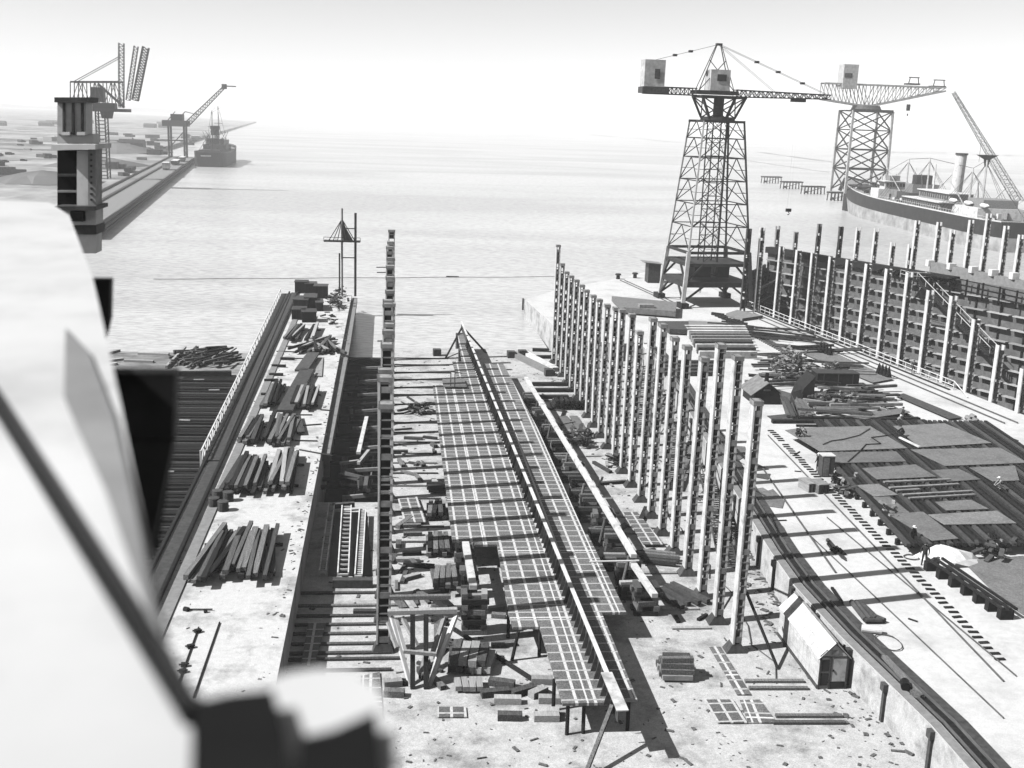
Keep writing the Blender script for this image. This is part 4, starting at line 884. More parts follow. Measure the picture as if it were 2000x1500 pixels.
# ================================================================== STOCKYARD BEHIND
t = thing('dark_hut', 'dark pitched-roof hut with a small chimney among the scrap on the quay', 'hut', (G(1495, 792, 0).x, G(1495, 792, 0).y+1.5, 0)); O = t.location
a, b = G(1466, 790, 0), G(1528, 790, 0); zr = GY(1498, 747, a.y).z; xm = (a.x+b.x)/2
mb = MB().add([(a.x+.3, a.y, 0), (b.x-.3, a.y, 0), (b.x-.3, a.y, 1.3), (xm, a.y, zr-.1), (a.x+.3, a.y, 1.3), (a.x+.3, a.y+4, 0), (b.x-.3, a.y+4, 0), (b.x-.3, a.y+4, 1.3), (xm, a.y+4, zr-.1), (a.x+.3, a.y+4, 1.3)],
              [(0, 1, 2, 3, 4), (9, 8, 7, 6, 5), (1, 6, 7, 2), (5, 0, 4, 9)])
part('wall', mb, M['dark'], t, O)
hr_ = part('roof', MB().slab([(a.x-.1, a.y-.2, 1.1), (xm, a.y-.2, zr), (xm, a.y+4.2, zr), (a.x-.1, a.y+4.2, 1.1)], .08).slab([(xm, a.y-.2, zr), (b.x+.1, a.y-.2, 1.1), (b.x+.1, a.y+4.2, 1.1), (xm, a.y+4.2, zr)], .08), M['roof'], t, O)
part('chimney', MB().tube((xm+.1, a.y+1, zr-.2), (xm+.1, a.y+1, zr+.9), .28, .2), M['black'], hr_, O)
part('name_board', MB().bx(xm-.5, xm+.3, a.y-.04, a.y-.01, 1.6, 1.75), M['paled'], t, O)
# second dark pitched store right of it
a, b = G(1560, 785, 0), G(1583, 785, 0)
mb = MB().add([(a.x, a.y, 0), (b.x+.3, a.y, 0), (b.x+.3, a.y, 3), (a.x+.5, a.y, 1.6), (a.x, a.y+3, 0), (b.x+.3, a.y+3, 0), (b.x+.3, a.y+3, 3), (a.x+.5, a.y+3, 1.6)], [(0, 1, 2, 3), (7, 6, 5, 4), (0, 3, 7, 4), (1, 5, 6, 2), (3, 2, 6, 7)])
solo('lean_to', mb, M['dark'], 'dark lean-to standing right of the pitched-roof hut', 'shed')
solo('broad_plate', MB().slab([G(1518, 760, 1.6), G(1545, 768, 1.6), G(1572, 758, 1.2), G(1560, 800, .2), G(1540, 805, .2)], .08), M['mid'], 'broad bent plate propped between the dark hut and the lean-to', 'plate')
for (p, q, h) in [((1528, 775), (1540, 812), .3), ((1533, 776), (1550, 814), .5), ((1540, 778), (1552, 812), .3), ((1555, 782), (1575, 814), .3), ((1560, 780), (1582, 812), .5), ((1566, 782), (1590, 814), .3), ((1552, 775), (1566, 812), .4)]:
    solo('timber_baulk', MB().beam(G(*p, h+.6), G(*q, h), .45, .25), M['timber'], 'long plank in the sheaf sloping down in front of the dark hut', 'timber', 'sheaf of planks before the dark hut')
rows = [(1500, 1700, 675, 690, 7), (1480, 1560, 690, 716, 8), (1560, 1680, 708, 730, 10), (1480, 1620, 722, 752, 20), (1590, 1720, 752, 778, 18), (1580, 1730, 770, 800, 16), (1600, 1690, 785, 806, 12)]
for (x0, x1, y0, y1, n) in rows:
    for i in range(n):
        c = G(random.uniform(x0+25, x1-25), random.uniform(y0, y1), .2+random.random()*.7); L = random.uniform(3.5, 9); a = R(random.gauss(-4, 13))
        d = Vector((math.cos(a), math.sin(a), random.gauss(0, .03)))*L/2
        solo('steel_bar', MB().beam(c-d, c+d, random.uniform(.15, .5), random.uniform(.12, .35)), M[random.choice(['mid', 'dark', 'mid', 'paled', 'timber'])], 'long bar in the jumbled stock of sections behind the erection table', 'bar', 'jumbled steel stock on the quay')
scrap(1500, 1590, 715, 750, 60, 'twisted offcut in the scrap heap above the dark hut', 'scrap heap behind the dark hut', 0, 2.2)
scrap(1600, 1640, 732, 748, 14, 'twisted offcut in the scrap heap above the dark hut', 'scrap heap behind the dark hut', 0, 1.2)
scrap(1590, 1680, 778, 800, 26, 'crooked offcut in the litter in front of the long stock bars', 'litter before the stock bars', 0, .8)
chest(1636, 756, 5.2, 2.2, 1.6, 0, 'long dark bin standing among the scrap on the quay', 'dark', 'mid')
flat([(1498, 812), (1540, 808), (1555, 822), (1512, 822)], 'dark flat plate on the quay before the plank sheaf', 'mid')
flat([(1650, 812), (1760, 797), (1778, 805), (1690, 818)], 'long tapering dark plate before the litter', 'plate', z=.4)
for (p, q) in [((1508, 823), (1640, 823)), ((1560, 816), (1690, 818)), ((1600, 823), (1720, 822)), ((1700, 826), (1808, 823)), ((1705, 820), (1795, 818)), ((1700, 832), (1760, 832))]:
    lay(p, q, .6, .35, 'dark', 'long dark section lying crosswise at the far edge of the erection table', 'bar', 'steel_section', 'long sections at the far table edge')
# plates beside the middle track
gp = lambda pts, lab, m='plate': flat(pts, lab, m, z=.25)
gp([(1568, 690), (1597, 675), (1745, 740), (1705, 747)], 'long pale plate with dark cones standing at its corners')
for i in range(4):
    for (x, y) in ((1602, 686), (1716, 729)):
        c = G(x+i*6.3, y+i*2.4, .25); solo('iron_cone', MB().tube(c, c+Vector((0, 0, 1.35)), .42, .06, 10), M['black'], 'black iron cone, one of four at the %s end of the long plate' % ('far' if x < 1700 else 'near'), 'cone', 'cones at the %s end of the plate' % ('far' if x < 1700 else 'near'))
for i in range(22):
    c = G(1638+i*4, 695+i*1.75, .1); 
    solo('iron_clip', MB().box(c, (.5, .25, .15), .4), M['mid'], 'small clip in the line along the far side of the long pale plate', 'clip', 'line of clips along the coned plate')
gp([(1748, 772), (1765, 768), (1880, 815), (1855, 818)], 'dark grey plate lying between the tracks below the coned plate', 'mid')
gp([(1893, 835), (1915, 832), (1990, 860), (1985, 880)], 'dark grey plate lying between the tracks at the right edge', 'mid')
for (x, y) in [(1888, 815), (1897, 812), (1892, 822), (1902, 820)]:
    solo('sack', MB().tube(G(x, y, .25), G(x+8, y+3, .25), .3, .22, 8), M['paled'], 'grey sack in the small heap between the right-hand tracks', 'sack', 'sacks between the tracks')
for i in range(16):
    a = R(168+i*2.2); c = G(1545, 655, .15); p = c+Vector((random.uniform(-7, 3), random.uniform(-6, 6), random.random()*.4))
    d = Vector((math.cos(R(155)+random.gauss(0, .12)), math.sin(R(155)+random.gauss(0, .12)), 0))*random.uniform(3, 6)
    solo('curved_frame_bar', MB().wire([p-d, p-d*.3+Vector((.3, .5, 0)), p+d*.4+Vector((.4, .6, 0)), p+d], .14, 4), M['dark'], 'bent dark frame bar in the fanned pile beside the dock railing', 'bar', 'bent frame bars by the dock railing')
for i in range(10):
    solo('steel_bar', MB().beam(G(1508+i*5, 672+i*.5, .2), G(1540+i*5, 680+i*.5-1, .2), .35, .3), M['mid'], 'dark bar in the small neat pile between the tracks', 'bar', 'neat pile of bars between the tracks')
for i in range(9):
    p = G(1390+i*7, 612+i*3.0, .25); solo('steel_bar', MB().beam(p, G(1405+i*7+random.uniform(0, 14), 612+i*3+3, .25), .5, .4), M['dark'], 'dark bar in the pile below the big crane feet', 'bar', 'bars below the big crane feet')
for i in range(8):
    solo('steel_bar', MB().beam(G(1410+i*5, 628+i*1.5, .25), G(1448+i*3, 633+i*1.2, .25), .5, .3), M['dark'], 'dark bar in the crosswise pile nearer than the crane feet', 'bar', 'crosswise bars near the crane feet')
# long stacked beams (pale) crosswise
for i, y in enumerate([641, 646, 651, 656, 661, 667, 672, 678, 684, 692]):
    m_ = ['white', 'white', 'white', 'paled', 'paled', 'timberl', 'mid', 'pale', 'mid', 'pale'][i]
    solo('long_beam', MB().beam(G(1338+i*3, y, .5), G(1455+i*2.5, y+.5, .5), .8 if i < 3 else .6, .9), M[m_], 'long %s beam in the row of beams stacked crosswise behind the posts' % ('pale' if m_ in ('white', 'pale', 'timberl') else 'dark'), 'beam', 'beams stacked crosswise behind the posts' + (' (pale)' if m_ in ('white', 'pale', 'timberl') else ' (dark)'))
for i, y in enumerate([708, 715, 722, 729]):
    solo('long_beam', MB().beam(G(1290, y, .3), G(1400, y, .3), .8, .5), M['mid'], 'dark beam in the lower crosswise row showing between the posts', 'beam', 'dark beams showing between the posts')
flat([(1195, 578), (1322, 590), (1320, 608), (1218, 600)], 'large dark roofing sheet on the quay below the big crane', 'roof', z=1.2, t_=.9, nm='low_store', cat='store')
solo('roof_hatch', MB().box(G(1262, 597, 1.5), (2.4, 1.4, .5)), M['paled'], 'small pale hatch box on the large dark low store', 'hatch')
flat([(1285, 627), (1345, 627), (1345, 644), (1308, 642)], 'dark ribbed sheet stack behind the posts', 'mid', z=.9, t_=.7, nm='sheet_stack', cat='stack')
flat([(1345, 626), (1440, 630), (1400, 636), (1345, 634)], 'pale grey sheet beside the dark ribbed stack', 'ledge', z=.3, t_=.2)
flat([(1418, 612), (1440, 605), (1490, 616), (1450, 622)], 'grey heap plate beyond the crosswise bars', 'ledge', z=.5, t_=.4)
c = G(1277, 553, 0); t = thing('shed', 'small dark shed with a pale overhanging roof beside the big crane', 'shed', (c.x, c.y+1.5, 0))
part('wall', MB().box((0, 0, 1.9), (2.4, 3, 3.8)), M['mid'], t); part('roof', MB().slab([(-2.2, -1.8, 4.1), (1.4, -1.8, 3.8), (1.4, 1.8, 3.8), (-2.2, 1.8, 4.1)], .12), M['paled'], t)
for (x, y) in [(1207, 545), (1240, 543)]:
    b = G(x, y, 0); solo('mooring_bollard', MB().tube(b, b+Vector((0, 0, .8)), .4, .35, 10).tube(b+Vector((0, 0, .8)), b+Vector((0, 0, 1.1)), .65, .5, 10), M['dark'], 'dark mooring bollard at the far edge of the quay, %s one' % ('left' if x < 1220 else 'right'), 'bollard')
# ================================================================== PEOPLE
def person(px, py, z, lab, pose='stand', face=0, cap=True, dark=True, scale=1.0, item=None):
    c = G(px, py, z); ca, sa = math.cos(face), math.sin(face)
    if pose == 'stand':
        J = {'pel': (0, 0, .95), 'che': (0, .02, 1.32), 'nek': (0, .02, 1.5), 'hd': (0, .05, 1.64), 'top': (0, .04, 1.74), 'hl': (-.1, 0, .9), 'kl': (-.13, .04, .5), 'al': (-.13, -.02, .08), 'tl': (-.14, .16, .05), 'hr': (.1, 0, .9), 'kr': (.12, .06, .5), 'ar': (.15, 0, .08), 'tr': (.17, .17, .05),
             'sl': (-.2, .02, 1.42), 'el': (-.28, .02, 1.12), 'wl': (-.26, .16, .9), 'fl': (-.25, .22, .82), 'sr': (.2, .02, 1.42), 'er': (.29, 0, 1.13), 'wr': (.28, .14, .92), 'fr': (.27, .2, .83)}
    else:
        J = {'pel': (0, -.12, .33), 'che': (0, .1, .66), 'nek': (0, .2, .82), 'hd': (0, .27, .95), 'top': (0, .3, 1.04), 'hl': (-.12, -.1, .33), 'kl': (-.2, .3, .5), 'al': (-.16, .06, .09), 'tl': (-.18, .24, .05), 'hr': (.12, -.1, .33), 'kr': (.2, .32, .42), 'ar': (.18, .04, .09), 'tr': (.2, .22, .05),
             'sl': (-.2, .14, .76), 'el': (-.25, .34, .56), 'wl': (-.12, .5, .36), 'fl': (-.08, .56, .28), 'sr': (.2, .14, .76), 'er': (.25, .34, .54), 'wr': (.12, .52, .36), 'fr': (.08, .58, .28)}
    rad = dict(pel=.16, che=.18, nek=.07, hd=.1, top=.06, hl=.1, kl=.075, al=.05, tl=.045, hr=.1, kr=.075, ar=.05, tr=.045, sl=.08, el=.055, wl=.04, fl=.04, sr=.08, er=.055, wr=.04, fr=.04)
    E_ = [('pel', 'che'), ('che', 'nek'), ('nek', 'hd'), ('hd', 'top'), ('pel', 'hl'), ('hl', 'kl'), ('kl', 'al'), ('al', 'tl'), ('pel', 'hr'), ('hr', 'kr'), ('kr', 'ar'), ('ar', 'tr'), ('che', 'sl'), ('sl', 'el'), ('el', 'wl'), ('wl', 'fl'), ('che', 'sr'), ('sr', 'er'), ('er', 'wr'), ('wr', 'fr')]
    ks = list(J); me = bpy.data.meshes.new('person'); me.from_pydata([Vector(J[k])*scale for k in ks], [(ks.index(a), ks.index(b)) for a, b in E_], [])
    o = bpy.data.objects.new('person', me); COL.objects.link(o)
    md = o.modifiers.new('skin', 'SKIN'); ss = o.modifiers.new('sub', 'SUBSURF'); ss.levels = ss.render_levels = 1
    for i, k in enumerate(ks):
        sv = me.skin_vertices[0].data[i]; sv.radius = (rad[k]*scale*(1 if k not in ('che',) else 1.05), rad[k]*scale*(1 if k not in ('che', 'pel') else .75)); sv.use_root = (k == 'pel')
    dg = bpy.context.evaluated_depsgraph_get(); m2 = bpy.data.meshes.new_from_object(o.evaluated_get(dg)); o.modifiers.clear(); o.data = m2
    m2.materials.clear(); m2.materials.append(M['cloth' if dark else 'paled']); m2.materials.append(M['skin'])
    zn = J['nek'][2]*scale+.03; wl = [Vector(J[k])*scale for k in ('fl', 'fr')]
    for p in m2.polygons:
        if p.center.z > zn or min((p.center-q).length for q in wl) < .09*scale: p.material_index = 1
        p.use_smooth = True
    o.location = c; o.rotation_euler = (0, 0, face); tag(o, lab, 'person')
    h = Vector(J['hd'])*scale
    mb = MB(); mb.tube(h+Vector((0, -.01, .02)), h+Vector((0, -.01, .13)), .125*scale, .09*scale, 10); mb.add([(h.x-.1, h.y+.08, h.z+.03), (h.x+.1, h.y+.08, h.z+.03), (h.x+.07, h.y+.2, h.z+.02), (h.x-.07, h.y+.2, h.z+.02)], [(0, 1, 2, 3)])
    part('cap', mb, M['capm' if cap else 'cloth'], o)
    mb = MB()
    for s_ in (-1, 1): mb.box((h.x+s_*.035, h.y+.098, h.z+.0), (.022, .01, .012))
    part('eyes', mb, M['black'], o); part('nose', MB().box((h.x, h.y+.108, h.z-.03), (.022, .03, .045)), M['skin'], o)
person(1597, 921, 0, 'worker in dark overalls and white cap standing at the locker by the erection table', face=R(30))
person(1557, 853, 1.03, 'crouching worker in dark clothes at the plate corner, left of a pair', 'crouch', R(-60), cap=False)
person(1572, 853, 1.03, 'crouching worker at the plate corner, right of a pair', 'crouch', R(60), cap=False, dark=False)
person(1804, 1104, 0, 'dark-clothed worker standing between the tracks by the near table end', face=R(150), cap=False)
person(1783, 730, 0, 'dark-clothed worker standing at the dock railing', face=R(-20), cap=False)
person(1780, 1070, 0, 'worker in pale cap standing in the shade under the near edge of the erection table', face=R(200))
person(1753, 829, 0, 'stooping worker in pale clothes behind the far right plate', 'crouch', R(-100), dark=False)
person(1762, 826, 0, 'dark-clothed worker standing behind the far right plate', face=R(90), cap=False)
person(1762, 852, 1.06, 'crouching worker on the left edge of the far right plate', 'crouch', R(40), cap=False)
person(1367, 572, 0, 'dark-clothed figure standing under the arch of the big crane', face=R(180), cap=False)
person(1955, 955, 1.06, 'crouching worker at the far right end of the erection table', 'crouch', R(80), dark=False)
# ================================================================== DOCK WALL AND POSTS
W0 = Vector((70.3, 209.0, 0)); WD = (Vector((117.0, 105.0, 0))-W0).normalized(); WN = Vector((WD.y, -WD.x, 0))   # WN towards the camera side
if WN.x > 0: WN = -WN
def Wp(s, z, o=0): p = W0+WD*s+WN*o; return Vector((p.x, p.y, z))
ZT = 7.9
wallm = mat('dock_wall_plating', .12, .35, 1.6, .8, .3, dirt=.3, dscale=.4, dval=.6)
t = thing('dock_wall', 'high grey dock wall with rows of projecting ledges behind the white railing', 'wall', tuple(Wp(28, -12))); O = t.location
part('wall_face', MB().beam(Wp(0, (ZT-12)/2, -.5), Wp(68, (ZT-12)/2, -.5), 1.0, ZT+12), wallm, t, O)
part('top_timber', MB().beam(Wp(0, ZT-.15, -.1), Wp(40, ZT-.15, -.1), 1.7, 1.1), M['timberd'], t, O)
for k in range(8):
    z = ZT-1.9-2.05*k
    for j in range(15):
        s0 = .6+4.5*j; 
        if s0 > 64: break
        part('ledge', MB().beam(Wp(s0, z+random.uniform(-.05, .05), .45), Wp(s0+3.9, z+random.uniform(-.05, .05), .45), .95, .14), M['timberl'], t, O)
for j in range(15):
    s0 = .3+4.5*j
    if s0 < 66: part('rib', MB().beam(Wp(s0+2.2, -12, .12), Wp(s0+2.2, ZT-.1, .12), .35, .22), M['dark'], t, O)
# row of tall pale posts inside the near dock edge
cols = [((1508, 620), (1523, 482)), ((1540, 633), (1553, 488)), ((1570, 643), (1583, 494)), ((1603, 656), (1617, 501)), ((1636, 667), (1650, 507)), ((1670, 683), (1688, 515)), ((1710, 697), (1728, 525)), ((1750, 711), (1768, 532)), ((1791, 727), (1807, 567)),
        ((1835, 743), (1853, 578)), ((1880, 765), (1898, 623)), ((1930, 785), (1943, 674)), ((1982, 806), (1993, 720))]
for i, (b, tp) in enumerate(cols):
    p = G(*b, 0); q = GY(*tp, p.y); h = q.z+4
    lattice_post(p.x+.55, p.y, -4, h, 'tall white post standing inside the dock edge behind the railing, %s from the big crane' % ordn[i], 'white posts inside the dock edge', 'white', 'mid', .8, .7, foot=False)
for i, (x, y, y1, m_) in enumerate([(1470, 450, 640, 'mid'), (1497, 448, 640, 'pale')]):
    p = G(x-10, 615, 0); q = GY(x, y, p.y)
    lattice_post(p.x, p.y+3, -4, q.z+4, 'lattice post at the dock entrance beside the crane base, %s of two' % ('left' if i == 0 else 'right'), None, m_, 'dark', .8, .7, foot=False)
# far row above the wall
fp = [(5.1, 11.4), (10.7, 13.4), (16.0, 13.4), (20.2, 13.6), (24.1, 13.8), (28.1, 11.9), (31.8, 12.0), (35.9, 16.0), (32.6, 16.0), (38.7, 15.0), (42, 16.9), (45, 18.2), (48.5, 16.6), (51, 15.5), (54.5, 16), (.2, 12)]
for i, (s, z) in enumerate(fp):
    p = Wp(s, 0, -1.9 if s < 34 else -3.4)
    lattice_post(p.x, p.y, ZW-1, z+.2-ZW+1, 'post rising behind the high dock wall against the water, %s in its row' % ordn[i], 'posts rising behind the dock wall', 'white' if s > 18 else 'paled', 'mid', .75, .6, foot=False)
# end structure: dark timber framing at the dock entrance
t = thing('dock_entrance_framing', 'dark timber framing and staging at the dock entrance behind the big crane', 'framing', (65, 206, -6)); O = t.location
for i in range(9):
    a = Vector((60.6+i*1.15, 190+i*2.1, 0)); part('upright', MB().beam((a.x, a.y, -6), (a.x, a.y, 4+(i % 3)*.8), .35), M['timberd'], t, O)
for z in (-3, -.5, 1.6, 3.6): part('waling', MB().beam((60.6, 190, z), (70.2, 207.5, z), .4, .5), M['timberd'], t, O)
for z in (.5, 2.8): part('waling', MB().beam((61.6, 188, z), (72, 205.5, z), .3, .4), M['mid'], t, O)
for i in range(5): a = Vector((60.6+i*2, 190+i*3.6, 0)); part('brace', MB().beam((a.x, a.y, -4), (a.x+2, a.y+3.6, 3.6), .25), M['timberd'], t, O)
part('back_boarding', MB().slab([(62, 194, 5.0), (70, 208.5, 5.0), (69.7, 208.7, 5.0), (61.7, 194.2, 5.0)], 8), M['black'], t, O)
# railing at the dock edge
t = thing('dock_railing', 'white two-rail railing along the edge of the dock', 'railing', (60.6, 187, 0)); O = t.location
E0, E1 = Vector((60.35, 188.0, 0)), G(1862, 762, 0); d = E1-E0; n_ = 34
for z in (.55, 1.1): part('rail', MB().tube(E0+Vector((0, 0, z)), E1+Vector((0, 0, z)), .055, n=6), M['white'], t, O)
for i in range(n_+1): c = E0+d*i/n_; part('stanchion', MB().tube(c, c+Vector((0, 0, 1.12)), .055, n=6), M['white'], t, O)
part('end_brace', MB().tube(E1+Vector((0, 0, 1.1)), G(1890, 776, .1), .06), M['white'], t, O)
part('kerb', MB().beam(E0+Vector((-.5, 0, .06)), E1+Vector((-.5, 0, .06)), .3, .12), M['dark'], t, O)
# platform with joists above the wall, right part
t = thing('joisted_platform', 'dark joisted platform projecting from the top of the dock wall', 'platform', tuple(Wp(36, ZT))); O = t.location
part('deck', MB().slab([Wp(28, ZT+.35, .2), Wp(44, ZT+.6, .2), Wp(44, ZT+.6, 2.6), Wp(38, ZT+.5, 2.2)], .3), M['timberd'], t, O)
for i in range(16): s = 28.5+i*.95; part('joist', MB().beam(Wp(s, ZT+.05, -.3), Wp(s+.5, ZT-.55, 1.9), .25, .5), M['mid' if i % 2 else 'black'], t, O)
solo('concrete_parapet', MB().beam(Wp(36.5, ZT+1.1, -2.2), Wp(66, ZT-.2, -2.2), 1.2, 1.6), M['ledge'], 'long grey concrete parapet on top of the dock wall under the row of posts', 'parapet')
for s in (36.2, 40.4, 44.6, 48.3, 52): solo('parapet_block', MB().box(Wp(s, ZT+1.7, -1.9), (1.1, 1.1, 1.0)), M['white'], 'small white block on the parapet between posts', 'block', 'white blocks on the dock parapet')
t = thing('dark_fence', 'dark three-rail fence on top of the dock wall at the right edge', 'fence', tuple(Wp(50, ZT-1.5))); O = t.location
for z in (0, .8, 1.6): part('rail', MB().beam(Wp(43, ZT-1.2+z, 1.0), Wp(64, ZT-2.2+z, 1.0), .12, .14), M['black'], t, O)
for i in range(8): part('post', MB().beam(Wp(43+i*3, ZT-2.2-i*.14, 1.0), Wp(43+i*3, ZT+.6-i*.14, 1.0), .22), M['black'], t, O)
# gangway across the dock
A, B = Wp(38, 7.3, 2.0), G(1985, 720, 1.2)
Bq = Wp(54.6, -1.7, 4)
t = thing('gangway', 'long sloping gangway stair descending from the dock wall to the right', 'gangway', tuple(A)); O = A
d = Bq-A; s_ = Vector((d.y, -d.x, 0)).normalized()*.85
for k in (-1, 1):
    part('stringer', MB().beam(A+s_*k, Bq+s_*k, .14, .5), M['dark'], t, O)
    mb = MB().beam(A+s_*k+Vector((0, 0, 1.2)), Bq+s_*k+Vector((0, 0, 1.2)), .08)
    for i in range(9): c = A+d*i/8+s_*k; mb.beam(c, c+Vector((0, 0, 1.2)), .08)
    part('handrail', mb, M['pale'], t, O)
for i in range(44): c = A+d*(i+.5)/44; part('tread', MB().beam(c-s_, c+s_, .26, .06), M['mid'], t, O)
solo('gangway_landing', MB().slab([A+Vector((-2.5, 2.5, 0)), A+Vector((.8, 1.4, 0)), A+Vector((1.2, -1.2, 0)), A+Vector((-2.2, -.4, 0))], .25), M['dark'], 'small dark landing at the head of the gangway', 'landing')
mb = MB()
for a, b in [((-2.4, 2.4), (-2.2, -.3)), ((-2.2, -.3), (1, -1))]:
    for z in (.6, 1.2): mb.beam(A+Vector((*a, z)), A+Vector((*b, z)), .07)
    mb.beam(A+Vector((*a, 0)), A+Vector((*a, 1.2)), .08)
solo('landing_railing', mb, M['pale'], 'pale railing round the landing at the gangway head', 'railing')
# clutter hanging along the wall
for i in range(26):
    s = random.uniform(3, 54); z = random.uniform(-8, 2); a = Wp(s, z, 1.2); b = Wp(s+random.uniform(1.5, 4), z+random.uniform(-.3, .3), 1.2)
    solo('staging_plank', MB().beam(a, b, .2, .1), M[random.choice(['mid', 'paled', 'dark'])], 'thin staging plank slung across the ledges of the dock wall', 'plank', 'staging planks on the dock wall')

# ================================================================== LATTICE HELPERS
def lattice_leg(mb, P0, P1, r): mb.tube(P0, P1, r, r, 6)
def xbrace(mb, a0, a1, b0, b1, r):
    mb.beam(a0, b1, r); mb.beam(b0, a1, r)
def truss(mb, A, B, wd, h, n, r, up=Vector((0, 0, 1)), h2=None, wd2=None):   # box truss from A to B
    d = (B-A); s = d.cross(up).normalized(); h2 = h if h2 is None else h2; wd2 = wd if wd2 is None else wd2
    def c(i, sy, sz): f = i/n; return A+d*f+s*sy*(wd+(wd2-wd)*f)/2+up*sz*(h+(h2-h)*f)/2
    for sy in (-1, 1):
        for sz in (-1, 1): mb.beam(c(0, sy, sz), c(n, sy, sz), r*1.6)
    for i in range(n):
        for sy in (-1, 1): mb.beam(c(i, sy, -1), c(i+1, sy, 1), r) if i % 2 else mb.beam(c(i, sy, 1), c(i+1, sy, -1), r); mb.beam(c(i, sy, -1), c(i, sy, 1), r)
        for sz in (-1, 1): mb.beam(c(i, -1, sz), c(i+1, 1, sz), r); mb.beam(c(i, -1, sz), c(i, 1, sz), r)
    return mb
# ================================================================== MAIN TOWER CRANE
U = Vector((-.128, .992, 0)); V = Vector((.992, .128, 0))
C0 = Vector((53.9, 192.2, 0))
t = thing('tower_crane', 'tall grey lattice tower crane with a long level jib standing on the quay', 'crane', tuple(C0)); O = C0
def corner(k, z):
    f = max(0, min(1, (z-0)/31)); h = 6.3+(3.6-6.3)*f; sx, sy = [(-1, -1), (1, -1), (1, 1), (-1, 1)][k]
    return C0+V*sx*h+U*sy*h*.9+Vector((0, 0, z))+V*(-.15)*f
for k in range(4):
    part('tower_leg', MB().beam(corner(k, .6), corner(k, 9.4), .62, .62).beam(corner(k, 9.4), corner(k, 31), .28, .28), M['crane'] if k in (2, 1) else M['cranel'], t, O)  # sunward left legs paler: their lit side is put into the colour
    a = corner(k, 0); part('bogie', MB().box((a.x, a.y, .45), (2.6, 1.3, .9), R(97)), M['dark'], t, O)
lv = [9.4, 13.6, 17.4, 21.2, 25.0, 28.2, 31.0]
for k in range(4):
    mb = MB(); k2 = (k+1) % 4
    for z0, z1 in zip(lv, lv[1:]):
        a0, a1, b0, b1 = corner(k, z0), corner(k, z1), corner(k2, z0), corner(k2, z1); m0 = (a0+b0)/2; m1 = (a1+b1)/2
        mb.beam(a0, b0, .16); mb.beam(a0, m1, .13); mb.beam(b0, m1, .13); q = (a0+m1)/2; mb.beam(q, (a0+a1)/2, .08); q = (b0+m1)/2; mb.beam(q, (b0+b1)/2, .08)
    mb.beam(corner(k, 31), corner(k2, 31), .4)
    part('lattice_bracing', mb, M['crane'], t, O)
mb = MB()
for k in range(4):
    k2 = (k+1) % 4
    for z, hh in ((3.9, .9), (7.2, .5), (9.2, .35)): mb.beam(corner(k, z), corner(k2, z), .4, hh)
    mb.beam(corner(k, 1), corner(k, 3.6)*.72+corner(k2, 3.6)*.28, .3); mb.beam(corner(k2, 1), corner(k2, 3.6)*.72+corner(k, 3.6)*.28, .3)
    a = corner(k, 4.2); b = corner(k2, 4.2); mb.beam(a, a*.75+b*.25+Vector((0, 0, 3)), .3); mb.beam(b, b*.75+a*.25+Vector((0, 0, 3)), .3)
part('portal_frame', mb, M['crane'], t, O)
part('portal_deck', MB().slab([corner(k, 4.45)*.985+C0*.015 for k in range(4)], .15).slab([corner(k, 7.55)*.97+C0*.03 for k in (1, 2, 3, 0)], .12), M['mid'], t, O)
part('machine_house', MB().box((C0.x-1.5, C0.y-1, 6), (3, 3, 2.6), R(7)).box((C0.x+2.6, C0.y+1, 5.6), (2, 4, 2), R(7)), M['black'], t, O)
mb = MB(); w_ = 1.25; pts = lambda k, z: C0+V*(-1, 1, 1, -1)[k]*w_+U*(-1, -1, 1, 1)[k]*w_+Vector((0, 0, z))
for k in range(4): mb.beam(pts(k, 5), pts(k, 32), .3 if k == 1 else .18)
for i in range(12):
    z = 5+i*2.25
    for k in range(4): mb.beam(pts(k, z), pts((k+1) % 4, z+2.25), .08); mb.beam(pts(k, z), pts((k+1) % 4, z), .08)
part('inner_mast', mb, M['crane'], t, O)
# slewing neck and head
mb = MB()
for k in range(4):
    sx, sy = [(-1, -1), (1, -1), (1, 1), (-1, 1)][k]; k2 = (k+1) % 4; sx2, sy2 = [(-1, -1), (1, -1), (1, 1), (-1, 1)][k2]
    a, b = C0+V*sx*2.3+U*sy*1.8+Vector((0, 0, 31.6)), C0+V*sx*3.9+U*sy*2.2+Vector((0, 0, 35))
    a2, b2 = C0+V*sx2*2.3+U*sy2*1.8+Vector((0, 0, 31.6)), C0+V*sx2*3.9+U*sy2*2.2+Vector((0, 0, 35))
    mb.beam(a, b, .35); mb.beam(a, b2, .18); mb.beam(a2, b, .18); mb.beam(a, a2, .3); mb.beam(b, b2, .4)
mb.tube(C0+Vector((0, 0, 31)), C0+Vector((0, 0, 31.7)), 2.9, 2.9, 20).tube(C0+Vector((0, 0, 31.7)), C0+Vector((0, 0, 34.8)), .9, .9, 12)
part('slewing_head', mb, M['crane'], t, O)
jd = Vector((1, .06, 0)).normalized()
H0 = C0+Vector((-.9, 0, 35.7))
part('jib', truss(MB(), H0+jd*3.6, H0+jd*20.6, 1.6, 1.15, 22, .1, h2=.7, wd2=1.0), M['crane'], t, O)
part('counter_jib', truss(MB(), H0-jd*12.2, H0-jd*3.4, 2.2, 1.1, 12, .1), M['crane'], t, O)
part('jib_platform', MB().frame(H0, jd*7.4, Vector((-jd.y, jd.x, 0))*3.4, (0, 0, .6)), M['crane'], t, O)
b = H0-jd*10.9+Vector((0, 0, 2.7)); mb = MB().frame(b, jd*3.5, Vector((-jd.y, jd.x, 0))*2.6, (0, 0, 4.3)); ch_ = part('counterweight_house', mb, M['cranel'], t, O)
